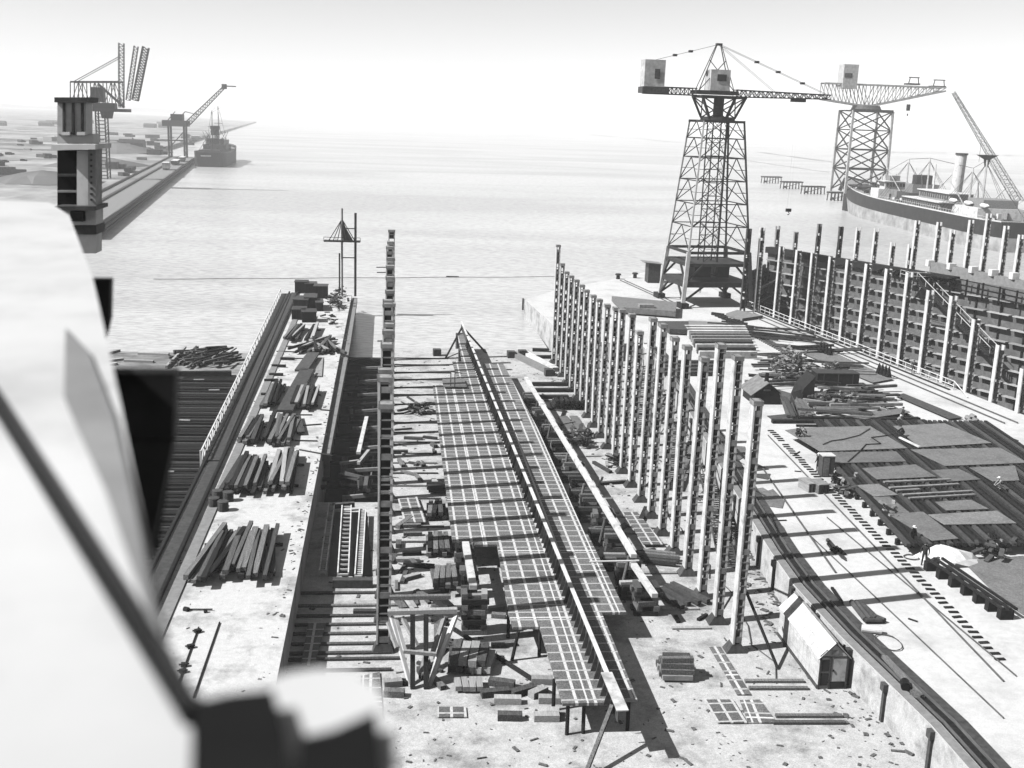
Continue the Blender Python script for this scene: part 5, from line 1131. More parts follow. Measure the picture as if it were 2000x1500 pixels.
part('window', MB().frame(b+Vector((.5, -1.36, -.1)), jd*.9, Vector((0, .04, 0)), (0, 0, 1.6)), M['mid'], ch_, O)
part('counterweight_base', MB().frame(H0-jd*10.6, jd*4.6, Vector((-jd.y, jd.x, 0))*2.8, (0, 0, 1.0)), M['mid'], t, O)
b = H0+Vector((.4, 0, 1.9)); cb_ = part('cabin', MB().frame(b, jd*3.4, Vector((-jd.y, jd.x, 0))*3, (0, 0, 3.6)), M['cranel'], t, O)
part('window', MB().frame(b+Vector((.3, -1.56, .5)), jd*1.6, Vector((0, .05, 0)), (0, 0, 1.1)), M['glass'], cb_, O)
ap_ = H0+Vector((.2, 0, 7.8)); mb = MB()
for sx in (-3, 3):
    for sy in (-1.3, 1.3): mb.beam(H0+Vector((sx, sy, .3)), ap_+Vector((sx*.12, sy*.2, 0)), .12)
mb.beam(H0+Vector((-3, -1.3, .3)), H0+Vector((1.4, -.8, 5.2)), .12).beam(H0+Vector((3, -1.3, .3)), H0+Vector((-1.4, -.8, 5.2)), .12).box(ap_, (1.0, .8, .35))
part('a_frame', mb, M['crane'], t, O)
mb = MB()
for sy in (-.5, .5):
    o_ = Vector((0, sy, 0)); mb.tube(ap_+o_, H0+jd*19.8+Vector((0, 0, .5))+o_, .03, n=4).tube(ap_+o_, H0+jd*10.5+Vector((0, 0, .6))+o_, .025, n=4).tube(ap_+o_, H0-jd*10.5+Vector((0, 0, 4.9))+o_, .03, n=4)
for f in (.35, .55, .78): c = ap_+(H0+jd*19.8+Vector((0, 0, .5))-ap_)*f; mb.box(c, (.6, .9, .35))
for f in (.45, .7): c = ap_+(H0-jd*10.5+Vector((0, 0, 4.9))-ap_)*f; mb.box(c, (.6, .9, .35))
part('stays', mb, M['crane'], t, O)
tr = H0+jd*15.0+Vector((0, 0, -.75)); part('trolley', MB().box(tr, (2.2, 1.6, .5)), M['dark'], t, O)
hk = GY(1523, 410, tr.y); hk.x = tr.x
mb = MB(); mb.tube(hk+Vector((-.25, 0, .3)), tr+Vector((-.25, 0, 0)), .009, n=4).tube(hk+Vector((.25, 0, .3)), tr+Vector((.25, 0, 0)), .006, n=4); part('hoist_rope', mb, M['white'], t, O)
mb = MB().box(hk, (.9, .45, .55)).wire([hk+Vector((0, 0, -.3)), hk+Vector((.18, 0, -.55)), hk+Vector((.1, 0, -.8)), hk+Vector((-.15, 0, -.75))], .07); part('hook_block', mb, M['black'], t, O)

# ================================================================== SECOND (HAMMERHEAD) CRANE
Yc = 470
t = thing('hammerhead_crane', 'pale hazy hammerhead crane standing behind the bow of the large ship', 'crane', tuple(GY(1690, 350, Yc))); O = t.location
cx = (GY(1650, 217, Yc).x+GY(1732, 217, Yc).x)/2; hw = (GY(1732, 217, Yc).x-GY(1650, 217, Yc).x)/2; zt = GY(1690, 217, Yc).z
cc = lambda k, z: Vector((cx, Yc, 0))+Vector(((-1, 1, 1, -1)[k]*(hw*.93+(zt-z)*.008), (-1, -1, 1, 1)[k]*(hw*.85+(zt-z)*.008), z))
for k in range(4): part('tower_leg', MB().beam(cc(k, 5), cc(k, zt), .9), M['cranel'], t, O)
solo('crane_pier', MB().bx(cx-hw*.05, cx+hw+20, Yc-8, Yc+14, ZW-1, 5), M['darkc'], 'dark massive pier under the hammerhead crane behind the bow of the ship', 'pier')
mb = MB(); lv = [6, 15, 23, 31, zt]
for k in range(4):
    k2 = (k+1) % 4
    for z0, z1 in zip(lv, lv[1:]): mb.beam(cc(k, z0), cc(k2, z1), .45); mb.beam(cc(k2, z0), cc(k, z1), .45); mb.beam(cc(k, z1), cc(k2, z1), .5)
mb.beam(cc(0, zt), cc(1, zt), 1, 1.2)
part('lattice_bracing', mb, M['crane'], t, O)
part('slewing_ring', MB().tube((cx, Yc, zt), (cx, Yc, zt+2.2), 6.5, 5.5, 20), M['mid'], t, O)
xa, xb = GY(1607, 165, Yc).x, GY(1843, 175, Yc).x; zu = GY(1700, 166, Yc).z; x1 = GY(1690, 205, Yc).x; zl = GY(1690, 206, Yc).z; zend = GY(1840, 178, Yc).z
mb = MB()
for sy in (-2.2, 2.2):
    up_ = [Vector((xa+(xb-xa)*i/16, Yc+sy, zu)) for i in range(17)]; lo = []
    for p in up_:
        if p.x < x1-3: z = zl+(zu-3-zl)*min(1, (x1-3-p.x)/(x1-3-xa))*.35
        else: z = zl+(zend-zl)*max(0, (p.x-x1-3))/(xb-x1-3)
        lo.append(Vector((p.x, p.y, z)))
    for i in range(16): mb.beam(up_[i], up_[i+1], .5, .6); mb.beam(lo[i], lo[i+1], .55, .7); mb.beam(up_[i], lo[i+1], .28) if i < 6 else mb.beam(lo[i], up_[i+1], .28); mb.beam(up_[i], lo[i], .25)
part('jib_truss', mb, M['cranel'], t, O)
mb = MB()
for i in range(17): mb.beam((xa+(xb-xa)*i/16, Yc-2.2, zu), (xa+(xb-xa)*i/16, Yc+2.2, zu), .3)
part('cross_ties', mb, M['crane'], t, O)
hx = GY(1657, 140, Yc); part('machine_house', MB().box((hx.x, Yc, hx.z-2.0), (6.2, 6, 9.6)), M['cranel'], t, O); part('house_window', MB().box((hx.x-1, Yc-3.05, hx.z-1.6), (3.2, .1, 1.8)), M['dark'], t, O)
for (x, y, w_) in [(1782, 158, 4.5), (1831, 163, 5)]:
    p = GY(x, y, Yc); mb = MB()
    for sx in (-1, 1): mb.beam((p.x+sx*w_/2, Yc-1.5, p.z-1.5), (p.x+sx*w_/2.6, Yc-1.5, p.z+1.3), .3)
    mb.beam((p.x-w_/2, Yc-1.5, p.z+1.3), (p.x+w_/2, Yc-1.5, p.z+1.3), .4); mb.box((p.x, Yc, p.z-1.3), (w_*1.2, 4, .6)); part('trolley', mb, M['crane'], t, O)
p = GY(1774, 210, Yc); mb = MB().tube((p.x, Yc, p.z+3), (p.x, Yc, zl+3.5), .06, n=4).box(p, (1.4, .8, 2.6)).box(p-Vector((0, 0, 3)), (.4, .4, 1)); part('hook_block', mb, M['crane'], t, O)

# ================================================================== SHIPS
def hull_parts(t, L, B, zl, zg, bands, rake=6, M_=None, stern=.8, bowlen=.3):
    """local frame: y forward, stern at 0; bands: list of (name, z0, z1, material, proud)"""
    N = 26
    def half(f, z):
        w_ = B/2
        zz = (z-zl)/(zg(1)-zl)
        if f > 1-bowlen: g = (f-(1-bowlen))/bowlen; w_ *= max(0, 1-g**(2.0+.8*zz))
        if f < .12: g = 1-f/.12; w_ *= 1-(1-stern)*g**2*(1.3-.6*zz)
        return max(w_, .02)
    def pt(f, z, s, pr=0): return Vector((s*(half(f, z)+pr), L*f+(rake*(z-zl)/(zg(1)-zl))*max(0, (f-.7)/.3)**2, z))
    for nm, z0, z1, m_, pr in bands:
        mb = MB()
        f0 = lambda z, f: z if not callable(z) else z(f)
        for s in (-1, 1):
            for i in range(N):
                a, b = i/N, (i+1)/N
                q = [pt(a, f0(z0, a), s, pr), pt(b, f0(z0, b), s, pr), pt(b, f0(z1, b), s, pr), pt(a, f0(z1, a), s, pr)]
                mb.add(q, [(0, 1, 2, 3) if s > 0 else (3, 2, 1, 0)])
        q = [pt(0, f0(z0, 0), -1, pr), pt(0, f0(z0, 0), 1, pr), pt(0, f0(z1, 0), 1, pr), pt(0, f0(z1, 0), -1, pr)]; mb.add(q, [(0, 1, 2, 3)])
        part(nm, mb, m_, t)
    mb = MB(); dz = -1.0
    L_ = [pt(i/N, zg(i/N)+dz, -1) for i in range(N+1)]; R_ = [pt(i/N, zg(i/N)+dz, 1) for i in range(N+1)]
    for i in range(N): mb.add([L_[i], R_[i], R_[i+1], L_[i+1]], [(0, 1, 2, 3)])
    part('deck', mb, M['paled'], t)
# large ship on the right: local y = forward
t = thing('cargo_ship', 'large white-railed cargo ship with tall pale funnel moored beyond the dock on the right', 'ship', (179.5, 330, ZW), R(-4.4))
zg = lambda f: 9.0+5.6*max(0, (f-.5)/.5)**2.4
sh = lambda f: 6.3+1.7*max(0, (f-.5)/.5)**2
S0 = t
t.location = (179.5+.096*(-0)+5, 492-170, ZW); LS = 170
hull_parts(t, LS, 23, -.5, zg, [('boot_topping', -.5, lambda f: 4.2+2.6*max(0, (f-.5)/.5)**2, M['hull2'], 0), ('hull_side', lambda f: 4.2+2.6*max(0, (f-.5)/.5)**2, zg, M['hull'], 0), ('rubbing_strake', lambda f: zg(f)-.15, lambda f: zg(f)+.3, M['white'], .12)], rake=9, bowlen=.36, stern=.7)
def sb(nm, x, y, z, dx, dy, dz, m, n=1): return part(nm, MB().bx(x-dx/2, x+dx/2, y-dy/2, y+dy/2, z, z+dz), M[m], t)
DK = 8.2
sb('forecastle_deck', 0, 150, DK+1.6, 11, 14, 1.6, 'mid'); 
sb('bridge_house', -2.5, 112, DK, 13, 9, 4.2, 'white'); b_ = sb('wheelhouse', -2.5, 111, DK+4.2, 8, 6, 2.8, 'white')
for i in range(6): part('window', MB().bx(-6+i*1.3, -5.1+i*1.3, 107.86, 107.98, DK+5.2, DK+6.4), M['glass'], b_)
for i in range(5): part('window', MB().bx(-6.62, -6.5, 108.6+i*1.1, 109.3+i*1.1, DK+5.2, DK+6.4), M['glass'], b_)
sb('deck_house', 2, 92, DK, 14, 13, 4.0, 'mid'); sb('upper_house', 2, 92, DK+4, 10, 8, 3.2, 'paled'); sb('canvas_tank', 1, 90, DK+7.2, 6, 4, 3.4, 'dark')
ld_ = sb('long_deck_house', -3, 64, DK, 11, 34, 3, 'paled'); sb('boat_deck', -3, 64, DK+3, 12.5, 35, .3, 'white'); lu_ = sb('upper_long_house', -1, 62, DK+3.3, 8, 28, 2.7, 'paled'); sb('upper_boat_deck', -1, 62, DK+6, 9.4, 29, .3, 'white')
for i in range(17): part('window', MB().bx(-8.62, -8.5, 48.5+i*2, 49.6+i*2, DK+.8, DK+2.2), M['glass'], ld_)
for i in range(13): part('window', MB().bx(-5.12, -5.0, 49.5+i*2, 50.6+i*2, DK+4, DK+5.4), M['glass'], lu_)
fn_ = part('funnel', MB().tube((1, 58, DK+6), (1, 57, DK+19), 1.9, 1.8, 18), M['white'], t); part('funnel_top', MB().tube((1, 57, DK+19), (1, 57, DK+19.6), 2.1, 2.1, 18), M['mid'], fn_)
for (x, y, h) in [(0, 131, 9), (0, 103, 16), (0, 82, 17), (0, 76, 15), (0, 44, 15), (0, 34, 10)]: part('mast', MB().tube((x, y, DK), (x, y, DK+h), .45, .25, 8), M['white'], t)
mb = MB().tube((0, 34, DK), (0, 34, DK+18), .5, .3, 8); part('mast', mb, M['white'], t)
mb = MB()
for (y0, z0, y1, z1) in [(131, DK+9, 165, DK+4), (103, DK+16, 131, DK+9), (103, DK+16, 82, DK+17), (82, DK+17, 44, DK+15), (34, DK+18, 6, DK+3), (44, DK+15, 34, DK+18)]: mb.tube((0, y0, z0), (0, y1, z1), .08, n=4)
for (y, h) in [(103, 15), (82, 16), (44, 14), (34, 17)]:
    for sx in (-1, 1):
        for dy in (-3, 0, 3): mb.tube((0, y, DK+h), (sx*9.5, y+dy, DK+1), .06, n=4)
part('rigging', mb, M['dark'], t)
for (y, z, L, a_) in [(103, 2, 14, .5), (82, 2, 13, -.6), (44, 2, 12, .5), (34, 2, 12, -.6), (131, 2, 10, -.4)]:
    for sx in (-1, 1): part('derrick', MB().tube((sx, y, DK+z), (sx*(1+L*.35), y+L*a_, DK+z+L*.75), .22, .15, 6), M['cranel'], t)
sb('signal_deck', -2.5, 110.5, DK+7, 9.5, 7.5, .25, 'white'); sb('chart_house', -2, 112, DK+7.25, 4, 3.5, 2, 'paled')
for i in range(9): part('ventilator', MB().tube((rr.uniform(-6, 6), 118+i*3.4, DK), (rr.uniform(-6, 6), 118+i*3.4, DK+2.4), .4, .5, 8), M['pale'], t)
part('mast_top', MB().add([(-3.6, 34, DK+19.6), (3.6, 34, DK+19.6), (1, 34, DK+18.2), (.5, 34, DK+15.8), (-.5, 34, DK+15.8), (-1, 34, DK+18.2), (-3.6, 34.5, DK+19.6), (3.6, 34.5, DK+19.6), (1, 34.5, DK+18.2), (.5, 34.5, DK+15.8), (-.5, 34.5, DK+15.8), (-1, 34.5, DK+18.2)],
     [(5, 4, 3, 2, 1, 0), (6, 7, 8, 9, 10, 11), (0, 1, 7, 6), (1, 2, 8, 7), (2, 3, 9, 8), (3, 4, 10, 9), (4, 5, 11, 10), (5, 0, 6, 11)]), M['black'], t)
sb('after_house', -1, 26, DK, 15, 18, 3.5, 'white'); sb('after_upper_house', -1, 24, DK+3.5, 11, 12, 2.6, 'paled')
for (x, y) in [(-7, 40), (-7, 28), (-7, 16), (3, 40)]:
    mb = MB().tube((x, y-3.4, DK+4.6), (x, y-1.6, DK+4.4), .1, .75, 10).tube((x, y-1.6, DK+4.4), (x, y+1.6, DK+4.4), .75, .75, 10).tube((x, y+1.6, DK+4.4), (x, y+3.4, DK+4.6), .75, .1, 10); part('lifeboat', mb, M['white'], t)
rr = random.Random(11)
for i in range(96):
    y = rr.uniform(6, 160); x = rr.uniform(-7, 7) if y < 140 else rr.uniform(-4, 4); part('deck_fitting', MB().box((x, y, DK+.6+rr.random()), (rr.uniform(.6, 2.4), rr.uniform(.6, 2.6), rr.uniform(.8, 2.4)), rr.random()), M[rr.choice(['white', 'mid', 'paled', 'dark', 'pale'])], t)
mb = MB()
for i in range(60):
    y = 4+i*2.2; 
    if y < 118: mb.tube((-11.2, y, DK+.6), (-11.2, y, DK+1.9), .05, n=4)
mb.beam((-11.2, 4, DK+1.9), (-11.2, 118, DK+1.9), .07); part('railing', mb, M['white'], t)
t.location = (176+11.5-.0, 492-LS, ZW)
# jib rising beyond that ship at the right edge
a, b = GY(1862, 180, 420), GY(1990, 395, 420)
solo('derrick_jib', truss(MB(), b, a, 3.0, 2.6, 26, .14, up=Vector((0, 1, 0)), h2=1, wd2=1), M['cranel'], 'slender lattice jib slanting up over the after part of the cargo ship', 'jib')
a = GY(1917, 272, 420); b = GY(1912, 318, 330)
solo('hoist_rope', MB().tube(a, GY(1912, 316, 420), .07, n=4), M['mid'], 'rope hanging from the slanting jib above the cargo ship', 'rope')
# ship at the left quay (stern view)
t = thing('steamship', 'dark old steamship lying stern-on at the far left quay', 'ship', (-112.5, 704, ZW), R(3.2))
zg2 = lambda f: 8.6-1.6*math.sin(f*3.14)+2*f
hull_parts(t, 112, 19, -.5, zg2, [('boot_topping', -.5, 1.2, M['hull'], 0), ('hull_side', 1.2, zg2, M['hull'], 0), ('bulwark_strip', lambda f: zg2(f)-.2, lambda f: zg2(f)+.8, M['mid'], .08)], rake=6, bowlen=.28, stern=.72)
DK = 7.2
sb('poop_house', 0, 12, DK, 12, 12, 2.6, 'mid'); sb('midship_house', 0, 48, DK, 14, 22, 5, 'mid'); sb('bridge', 0, 56, DK+5, 14, 7, 3, 'paled'); sb('forecastle', 0, 84, DK+1, 11, 12, 3, 'mid')
fn_ = part('funnel', MB().tube((0, 44, DK+5), (0, 43, DK+14.5), 2.7, 2.6, 16), M['dark'], t); part('funnel_band', MB().tube((0, 43.4, DK+9.2), (0, 43.2, DK+11), 2.75, 2.72, 16), M['white'], fn_); part('funnel_cap', MB().tube((0, 43, DK+14.5), (0, 42.9, DK+16.4), 3.0, 3.0, 16), M['black'], fn_)
for (y, h) in [(26, 26), (66, 29)]:
    mb = MB().tube((0, y, DK), (0, y, DK+h), .35, .18, 8).beam((-2.5, y, DK+h*.62), (2.5, y, DK+h*.62), .3); part('mast', mb, M['dark'], t)
    for sx in (-1, 1): part('derrick', MB().tube((sx*1, y+1, DK+1), (sx*7, y+12*(1 if y < 40 else -1), DK+13), .22, .15, 6), M['dark'], t)
for (x, y) in [(-4, 38), (4, 38), (-4, 50), (4, 51)]: part('ventilator', MB().tube((x, y, DK+4), (x, y, DK+7.8), .5, .5, 8).tube((x, y, DK+7.6), (x, y-1, DK+8.3), .7, .8, 8), M['dark'], t)
for i in range(40): x, y = rr.uniform(-7, 7), rr.uniform(3, 90); part('deck_fitting', MB().box((x, y, DK+.5+rr.random()), (rr.uniform(.5, 2.2), rr.uniform(.5, 2.2), rr.uniform(.6, 2.2))), M[rr.choice(['mid', 'dark', 'paled', 'dark'])], t)
mb = MB()
for (y0, z0, y1, z1) in [(26, DK+25, 2, DK+2), (26, DK+25, 66, DK+28), (66, DK+28, 108, DK+4)]:
    for sx in (-.3, .3): mb.tube((sx, y0, z0), (sx*6, y1, z1), .09, n=4)
for y in (26, 66):
    for sx in (-1, 1): mb.tube((0, y, DK+15), (sx*8.6, y-2, DK+1), .08, n=4).tube((0, y, DK+15), (sx*8.6, y+3, DK+1), .08, n=4)
part('rigging', mb, M['black'], t)
part('name_panel', MB().bx(-4.5, 1.5, -.14, -.02, 6.2, 6.9), M['pale'], t)

# ================================================================== DOLPHINS AND JETTY
def dolphin(px, py, w_, lab, Y=None):
    c = G(px, py, ZW); t = thing('jetty_stub', lab, 'jetty', (c.x, c.y, ZW), R(12), 'piled jetty stubs in the water')
    part('deck', MB().bx(-w_/2, w_/2, -2.2, 2.2, 3.6, 4.4), M['timberd'], t)
    for i in range(7):
        x = -w_/2+.3+i*(w_-.6)/6
        for y in (-1.9, 1.9): part('pile', MB().tube((x, y, -1), (x*.96, y*.9, 3.6), .28, n=6), M['timberd'], t)
    mb = MB()
    for y in (-1.9,): mb.beam((-w_/2, y, .6), (w_/2*.6, y, 3.4), .25); mb.beam((-w_/2, y-.1, 1.2), (-w_/2+2, y-.1, 1.2), .5, 1.2)
    part('brace', mb, M['timberd'], t)
dolphin(1506, 358, 13, 'dark piled jetty stub in the water, farthest left of the line'); dolphin(1545, 369, 13, 'dark piled jetty stub, second from the left'); dolphin(1587, 379, 13, 'dark piled jetty stub, third from the left'); 
dolphin(1640, 392, 13, 'dark piled jetty stub half hidden behind the bow of the large ship')
solo('sloping_prop', MB().beam(GY(1640, 372, 520), GY(1652, 348, 520), 1.4), M['dark'], 'dark sloping strut between the jetty and the hammerhead crane foot', 'strut')

# ================================================================== FAR LEFT QUAY
def qx(y): return -77-(y-302)*.1164
mb = MB().beam((qx(300)+.5, 300, -1.2), (qx(733)+.5, 733, -1.2), .5, .5).beam((qx(300)+.5, 300, -2.4), (qx(733)+.5, 733, -2.4), .4, .3)
solo('quay_fender', mb, M['timberd'], 'dark fender timbers along the face of the far left quay', 'fender')
mb = MB().beam((qx(300)+.1, 300, -3.4), (qx(733)+.1, 733, -3.4), .3, 6.6); solo('river_wall', mb, M['dark'], 'dark sheer wall of the far left quay dropping to the water', 'wall')
mb = MB().slab([(qx(300)-.2, 300, .03), (qx(733)-.2, 733, .03), (qx(733)-13, 733, .03), (qx(300)-13, 300, .03)], .1); solo('quay_paving', mb, M['ledge'], 'pale grey paving strip along the far left quay', 'paving')
for k, o_ in ((0, -9), (1, -14.5)):
    solo('gantry_track', MB().beam((qx(340)+o_, 340, .3), (qx(760)+o_, 760, .3), 1.0, .5), M['dark' if k else 'mid'], 'dark crane track on the far left quay, %s one' % ('inland' if k else 'waterside'), 'track')
def wagon(Y, o_, L, h, lab, m, cat='wagon', roof=None):
    x = qx(Y)+o_; t = thing('wagon', lab, cat, (x, Y, 0), R(6.6))
    part('body', MB().bx(-1.6, 1.6, -L/2, L/2, .9, .9+h), M[m], t); part('chassis', MB().bx(-1.4, 1.4, -L/2+.2, L/2-.2, .45, .88), M['black'], t)
    for y in (-L/2+1.4, L/2-1.4):
        for x_ in (-1.1, 1.1): part('wheel', MB().tube((x_-.1, y, .45), (x_+.1, y, .45), .45, n=12), M['black'], t)
    if roof: part('roof', MB().bx(-1.7, 1.7, -L/2-.1, L/2+.1, .9+h, 1.1+h), M[roof], t)
wagon(590, -4.6, 11, 2.6, 'pale square-bodied wagon on the far left quay, nearest the camera', 'pale', roof='white'); wagon(650, -4.2, 24, 1.4, 'long flat wagon with a white load on the far left quay', 'dark', roof='white'); wagon(690, -3.2, 16, 1.6, 'dark wagon beside the steamship stern', 'paled', roof='pale')
wagon(560, -19, 22, 1.4, 'low dark wagon on the inland track of the far left quay', 'dark'); wagon(470, -24, 26, 1.2, 'long dark low wagon behind the near crane tower', 'dark')
for i in range(90):
    Y = random.uniform(430, 1300); x = qx(Y)-random.uniform(18, 150); c = Vector((x, Y, 0)); s = random.uniform(1.5, 6)
    solo('stockpile', MB().box((x, Y, s*.3), (s*random.uniform(1, 3), s, s*.6), random.random()*3).box((x+s*.4, Y+s, s*.2), (s, s*1.4, s*.4), random.random()), M[random.choice(['dark', 'mid', 'dark', 'ledge', 'paled'])], 'low dark stockpile on the open ground behind the far left quay', 'stockpile', 'stockpiles behind the far left quay')
for i in range(14):
    Y = random.uniform(760, 2400); x = qx(Y)-random.uniform(40, 320); 
    solo('far_shed', MB().bx(x-9, x+9, Y-6, Y+6, 0, 4).add([(x-9.4, Y-6.4, 4), (x+9.4, Y-6.4, 4), (x+9.4, Y, 6.5), (x-9.4, Y, 6.5), (x+9.4, Y+6.4, 4), (x-9.4, Y+6.4, 4)], [(0, 1, 2, 3), (3, 2, 4, 5), (0, 3, 5), (1, 4, 2)]), M[random.choice(['mid', 'dark', 'paled'])], 'low shed far off on the left shore', 'shed', 'sheds far off on the left shore')
for i, (Y, o_, r_) in enumerate([(610, -40, 22), (480, -45, 18), (820, -60, 30)]):
    x = qx(Y)+o_; mb = MB(); N = 14; vs = [(x, Y, r_*.22)]
    for ring, (rad, z) in enumerate([(.5, .14), (1, 0)]):
        for k in range(N): a = 2*math.pi*k/N; vs.append((x+r_*rad*math.cos(a)*random.uniform(.8, 1.2), Y+1.8*r_*rad*math.sin(a)*random.uniform(.8, 1.2), r_*z))
    mb.add(vs, [(0, 1+k, 1+(k+1) % N) for k in range(N)]+[(1+k, 1+N+k, 1+N+(k+1) % N, 1+(k+1) % N) for k in range(N)])
    solo('spoil_heap', mb, M['hill'], 'broad dark spoil heap on the far left ground, %s' % ['beside the wagon tracks', 'behind the near crane tower', 'beyond the portal crane'][i], 'heap')
for i in range(34):
    Y = random.uniform(420, 2600); x = qx(Y)-random.uniform(22, 60+Y*.25); N = 12; a_ = random.uniform(6, 16)*(1+Y/900); b_ = a_*random.uniform(.3, .6)
    pts = [(x+a_*math.cos(2*math.pi*k/N)*random.uniform(.7, 1.2), Y+b_*2*math.sin(2*math.pi*k/N)*random.uniform(.7, 1.2)) for k in range(N)]
    o = struct('cinder_ground', MB().prism(pts, -.3, .02+.004*i), M['hill' if i % 4 else 'ledge'])
# near-left crane tower
Yc = 500; t = thing('luffing_crane', 'dark luffing crane on a lattice tower at the upper left', 'crane', (-124, Yc, 0)); O = t.location
W_ = lambda x, y, dy=0: GY(x, y, Yc)+Vector((0, dy, 0))
x0, x1 = W_(190, 300).x, W_(208, 300).x; mb = MB()
for x in (x0, x1):
    for y in (0, 5): mb.beam((x, Yc+y, 0), (x, Yc+y, 30), .5)
for i in range(20):
    z = i*1.5; mb.beam((x0, Yc, z), (x1, Yc, z), .35); mb.beam((x0, Yc, z), (x0, Yc+5, z+1.5), .15); mb.beam((x1, Yc, z), (x1, Yc+5, z+1.5), .15)
part('tower', mb, M['crane'], t, O)
part('platform', MB().slab([W_(168, 211, -3), W_(250, 213, -3), W_(250, 213, 6), W_(168, 211, 6)], 1.3), M['dark'], t, O)
part('slewing_base', MB().tube((-121.5, Yc+2, 25), (-121.5, Yc+2, 30), 2.2, 3.4, 12), M['black'], t, O)
mb = MB(); A_ = [W_(140, 160), W_(235, 160)]; B_ = [W_(140, 205), W_(238, 210)]
for dy in (-2, 4):
    o_ = Vector((0, dy, 0)); mb.beam(A_[0]+o_, A_[1]+o_, .7); n = 6
    for i in range(n+1): mb.beam(A_[0]*(1-i/n)+A_[1]*(i/n)+o_, B_[0]*(1-i/n)+B_[1]*(i/n)+o_, .35)
    for i in range(n): a, b = (i, i+1) if i % 2 else (i+1, i); mb.beam(A_[0]*(1-a/n)+A_[1]*(a/n)+o_, B_[0]*(1-b/n)+B_[1]*(b/n)+o_, .25)
mb.beam(W_(195, 165, -2), W_(245, 210, -2), .9)
part('house_frame', mb, M['crane'], t, O)
part('machinery', MB().box(W_(192, 185), (5, 4, 6)).box(W_(205, 208), (9, 5, 3)), M['black'], t, O)
part('jib', truss(MB(), W_(264, 196), W_(285, 92), 2.4, 2.4, 20, .2, up=Vector((0, 1, 0))), M['dark'], t, O)
part('mast', truss(MB(), W_(237, 210), W_(237, 84), 2, 2, 18, .14, up=Vector((0, 1, 0))), M['crane'], t, O)
part('luffing_mast', truss(MB(), W_(250, 196), W_(266, 90), 1.6, 1.6, 16, .13, up=Vector((0, 1, 0))), M['crane'], t, O)
part('back_stay', MB().tube(W_(237, 108), W_(146, 158), .16, n=4).tube(W_(237, 112), W_(150, 160), .14, n=4), M['crane'], t, O)
# portal crane on the quay
Yc = 745; t = thing('portal_crane', 'squat portal crane with a long slanting jib on the far left quay beside the steamship', 'crane', (-138, Yc, 0)); O = t.location
W_ = lambda x, y, dy=0: GY(x, y, Yc)+Vector((0, dy, 0))
zp = W_(355, 247).z; mb = MB()
for x in (-142.5, -133):
    for y in (-4, 4): mb.beam((x, Yc+y, 0), (x, Yc+y, zp), 1.1)
    mb.beam((x, Yc-4, 3), (x, Yc+4, 3), .8)
mb.beam((-142.5, Yc-4, zp*.55), (-133, Yc-4, zp*.55), .8).beam((-142.5, Yc-4, zp*.3), (-133, Yc-4, zp*.85), .5)
part('portal', mb, M['crane'], t, O); part('deck', MB().bx(-146, -131, Yc-6, Yc+6, zp, zp+3.6), M['mid'], t, O)
part('cab', MB().bx(-141, -134, Yc-4, Yc+4, zp+3.6, zp+7.5), M['dark'], t, O)
mb = truss(MB(), W_(368, 240), W_(438, 170), 3, 2.6, 16, .2, up=Vector((0, 1, 0)), h2=1.5, wd2=1.5); part('jib', mb, M['crane'], t, O)
part('fly_jib', MB().beam(W_(436, 168), W_(461, 169), .7), M['crane'], t, O); part('jib_head', MB().box(W_(438, 169), (3, 2, 3)), M['crane'], t, O)
part('back_stay', MB().beam(W_(340, 240), W_(362, 218), .5).beam(W_(362, 218), W_(388, 225), .4).beam(W_(325, 238), W_(342, 218), .4), M['crane'], t, O)
# ================================================================== NEAR LEFT: bracket of the photographer's gantry, and blurred foreground
D_ = 24.0
def N_(x, y, Y=D_): return GY(x, y, Y)
t = thing('gantry_bracket', 'grey riveted gantry bracket with white ledges hanging at the upper left', 'bracket', tuple(N_(150, 490))); O = t.location
def npan(nm, x0, x1, y0, y1, m, Y=D_, d=.5, x2=None, x3=None):
    a, b, c, e = N_(x0, y0, Y), N_(x1, y0, Y), N_(x3 if x3 is not None else x1, y1, Y), N_(x2 if x2 is not None else x0, y1, Y)
    q = Vector((0, d, 0)); part(nm, MB().add([a, b, c, e, a+q, b+q, c+q, e+q], [(3, 2, 1, 0), (4, 5, 6, 7), (0, 1, 5, 4), (1, 2, 6, 5), (2, 3, 7, 6), (3, 0, 4, 7)]), M[m], t, O)
npan('upper_column', 112, 168, 200, 262, 'pale'); npan('cornice', 106, 172, 190, 200, 'mid', D_-.1, .8)
npan('upper_column', 112, 182, 262, 282, 'pale', D_+.05)
npan('white_ledge', 100, 186, 282, 292, 'white', D_-.35, 1.3)
npan('recess', 112, 150, 294, 402, 'black', D_+.3); npan('pale_panel', 150, 172, 294, 402, 'white', D_+.02); npan('side_column', 172, 187, 292, 404, 'paled', D_-.05)
npan('lower_ledge', 106, 187, 403, 411, 'mid', D_-.25, 1.0); npan('lower_panel', 118, 187, 411, 440, 'pale', D_, .6, 132, 187)
npan('band', 120, 188, 440, 458, 'mid', D_-.06, .7); npan('tapered_foot', 135, 187, 458, 495, 'pale', D_+.02, .5, 156, 187)
for x in (122, 140, 158): npan('rib', x, x+4, 201, 261, 'mid', D_-.06, .08)
for x in (120, 150): npan('white_cap', x, x+16, 258, 264, 'white', D_-.14, .2)
for i in range(9): npan('rivet_strip', 176, 179, 300+i*11, 304+i*11, 'mid', D_-.09, .05)
npan('cross_tie', 112, 150, 340, 345, 'mid', D_+.2, .1); npan('cross_tie', 112, 150, 372, 376, 'paled', D_+.2, .1)
part('hinge_block', MB().box(N_(152, 422, D_-.15), (.25, .2, .2)), M['black'], t, O)
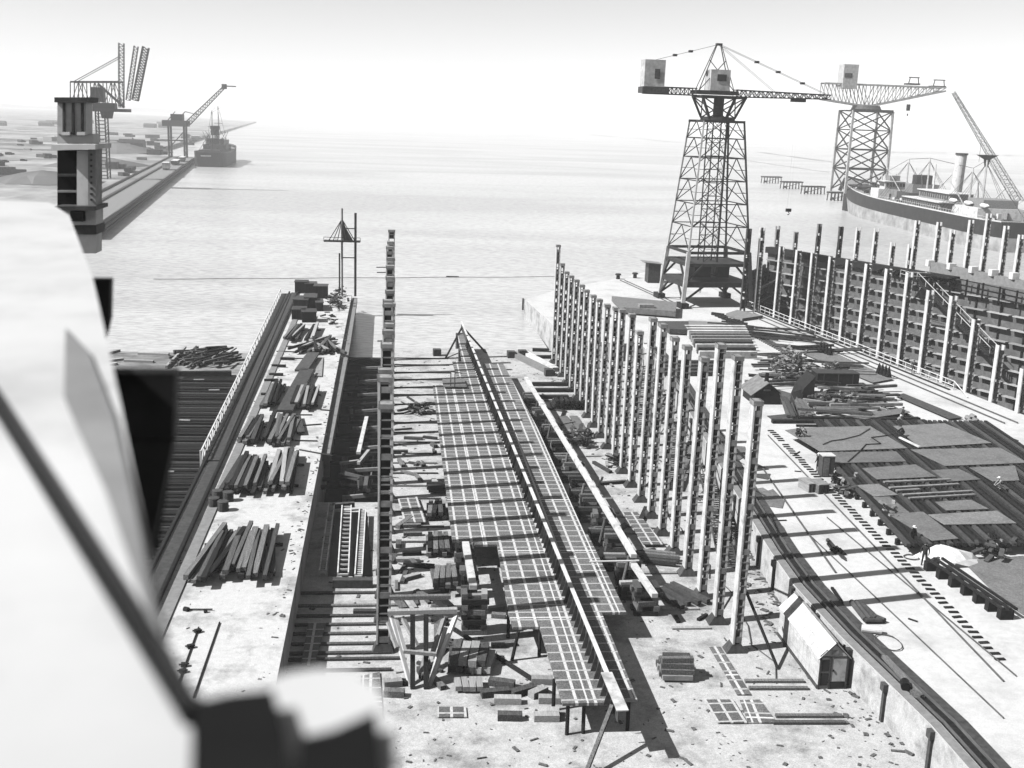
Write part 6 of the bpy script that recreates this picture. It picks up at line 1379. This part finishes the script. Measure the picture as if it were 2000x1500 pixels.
# dark objects just below the lens
t = thing('hanging_block', 'blurred black tapering block hanging left of the pier', 'block', tuple(N_(195, 650, 6))); O = t.location
npan('block_body', 172, 216, 545, 625, 'dark', 6, .06, 190, 214); npan('block_tip', 190, 214, 626, 662, 'dark', 6.01, .05, 200, 206)
t = thing('dark_bracket', 'blurred dark mass below the camera in front of the left slipway', 'bracket', tuple(N_(280, 1000, 3.5))); O = t.location
npan('bracket_body', 205, 342, 728, 860, 'dark', 3.6, .08, 232, 338); npan('bracket_lower', 232, 338, 861, 1090, 'dark', 3.58, .06, 300, 292)
zs = 29.25
S_ = lambda x, y, z=zs: G(x, y, z)
solo('gantry_deck', MB().slab([S_(x, y) for x, y in [(-200, 385), (95, 395), (135, 420), (182, 545), (215, 690), (238, 800), (262, 930), (285, 1040), (308, 1180), (345, 1290), (385, 1360), (470, 1350), (560, 1315), (620, 1305), (690, 1312), (740, 1345), (770, 1420), (775, 1600), (-200, 1600)]], .12),
     M['deckw'], 'blurred white gantry deck edge filling the lower left corner', 'deck')
solo('shade_strip', MB().slab([S_(x, y, zs+.012) for x, y in [(128, 640), (175, 690), (222, 810), (250, 930), (276, 1050), (298, 1180), (318, 1240), (290, 1200), (250, 1080), (205, 950), (150, 830), (125, 770)]], .008), M['ledge'], 'blurred grey strip standing in for the shaded band along the edge of the white gantry deck', 'strip')  # flat grey strip imitates the shaded band of the deck edge
solo('dark_cable', MB().tube(S_(-120, 612, zs+.035), S_(372, 1400, zs+.02), .013, .013, 10), M['black'], 'blurred dark cable crossing the white gantry deck', 'cable')
solo('black_fitting', MB().slab([S_(x, y, zs+.03) for x, y in [(376, 1372), (450, 1354), (532, 1346), (556, 1420), (570, 1600), (370, 1600)]], .03), M['black'], 'blurred black fitting on the gantry deck at the bottom edge', 'fitting')
solo('black_fitting', MB().slab([S_(x, y, zs+.03) for x, y in [(585, 1440), (650, 1425), (735, 1388), (760, 1600), (575, 1600)]], .03), M['black'], 'blurred black strip along the lower right end of the gantry deck', 'fitting')
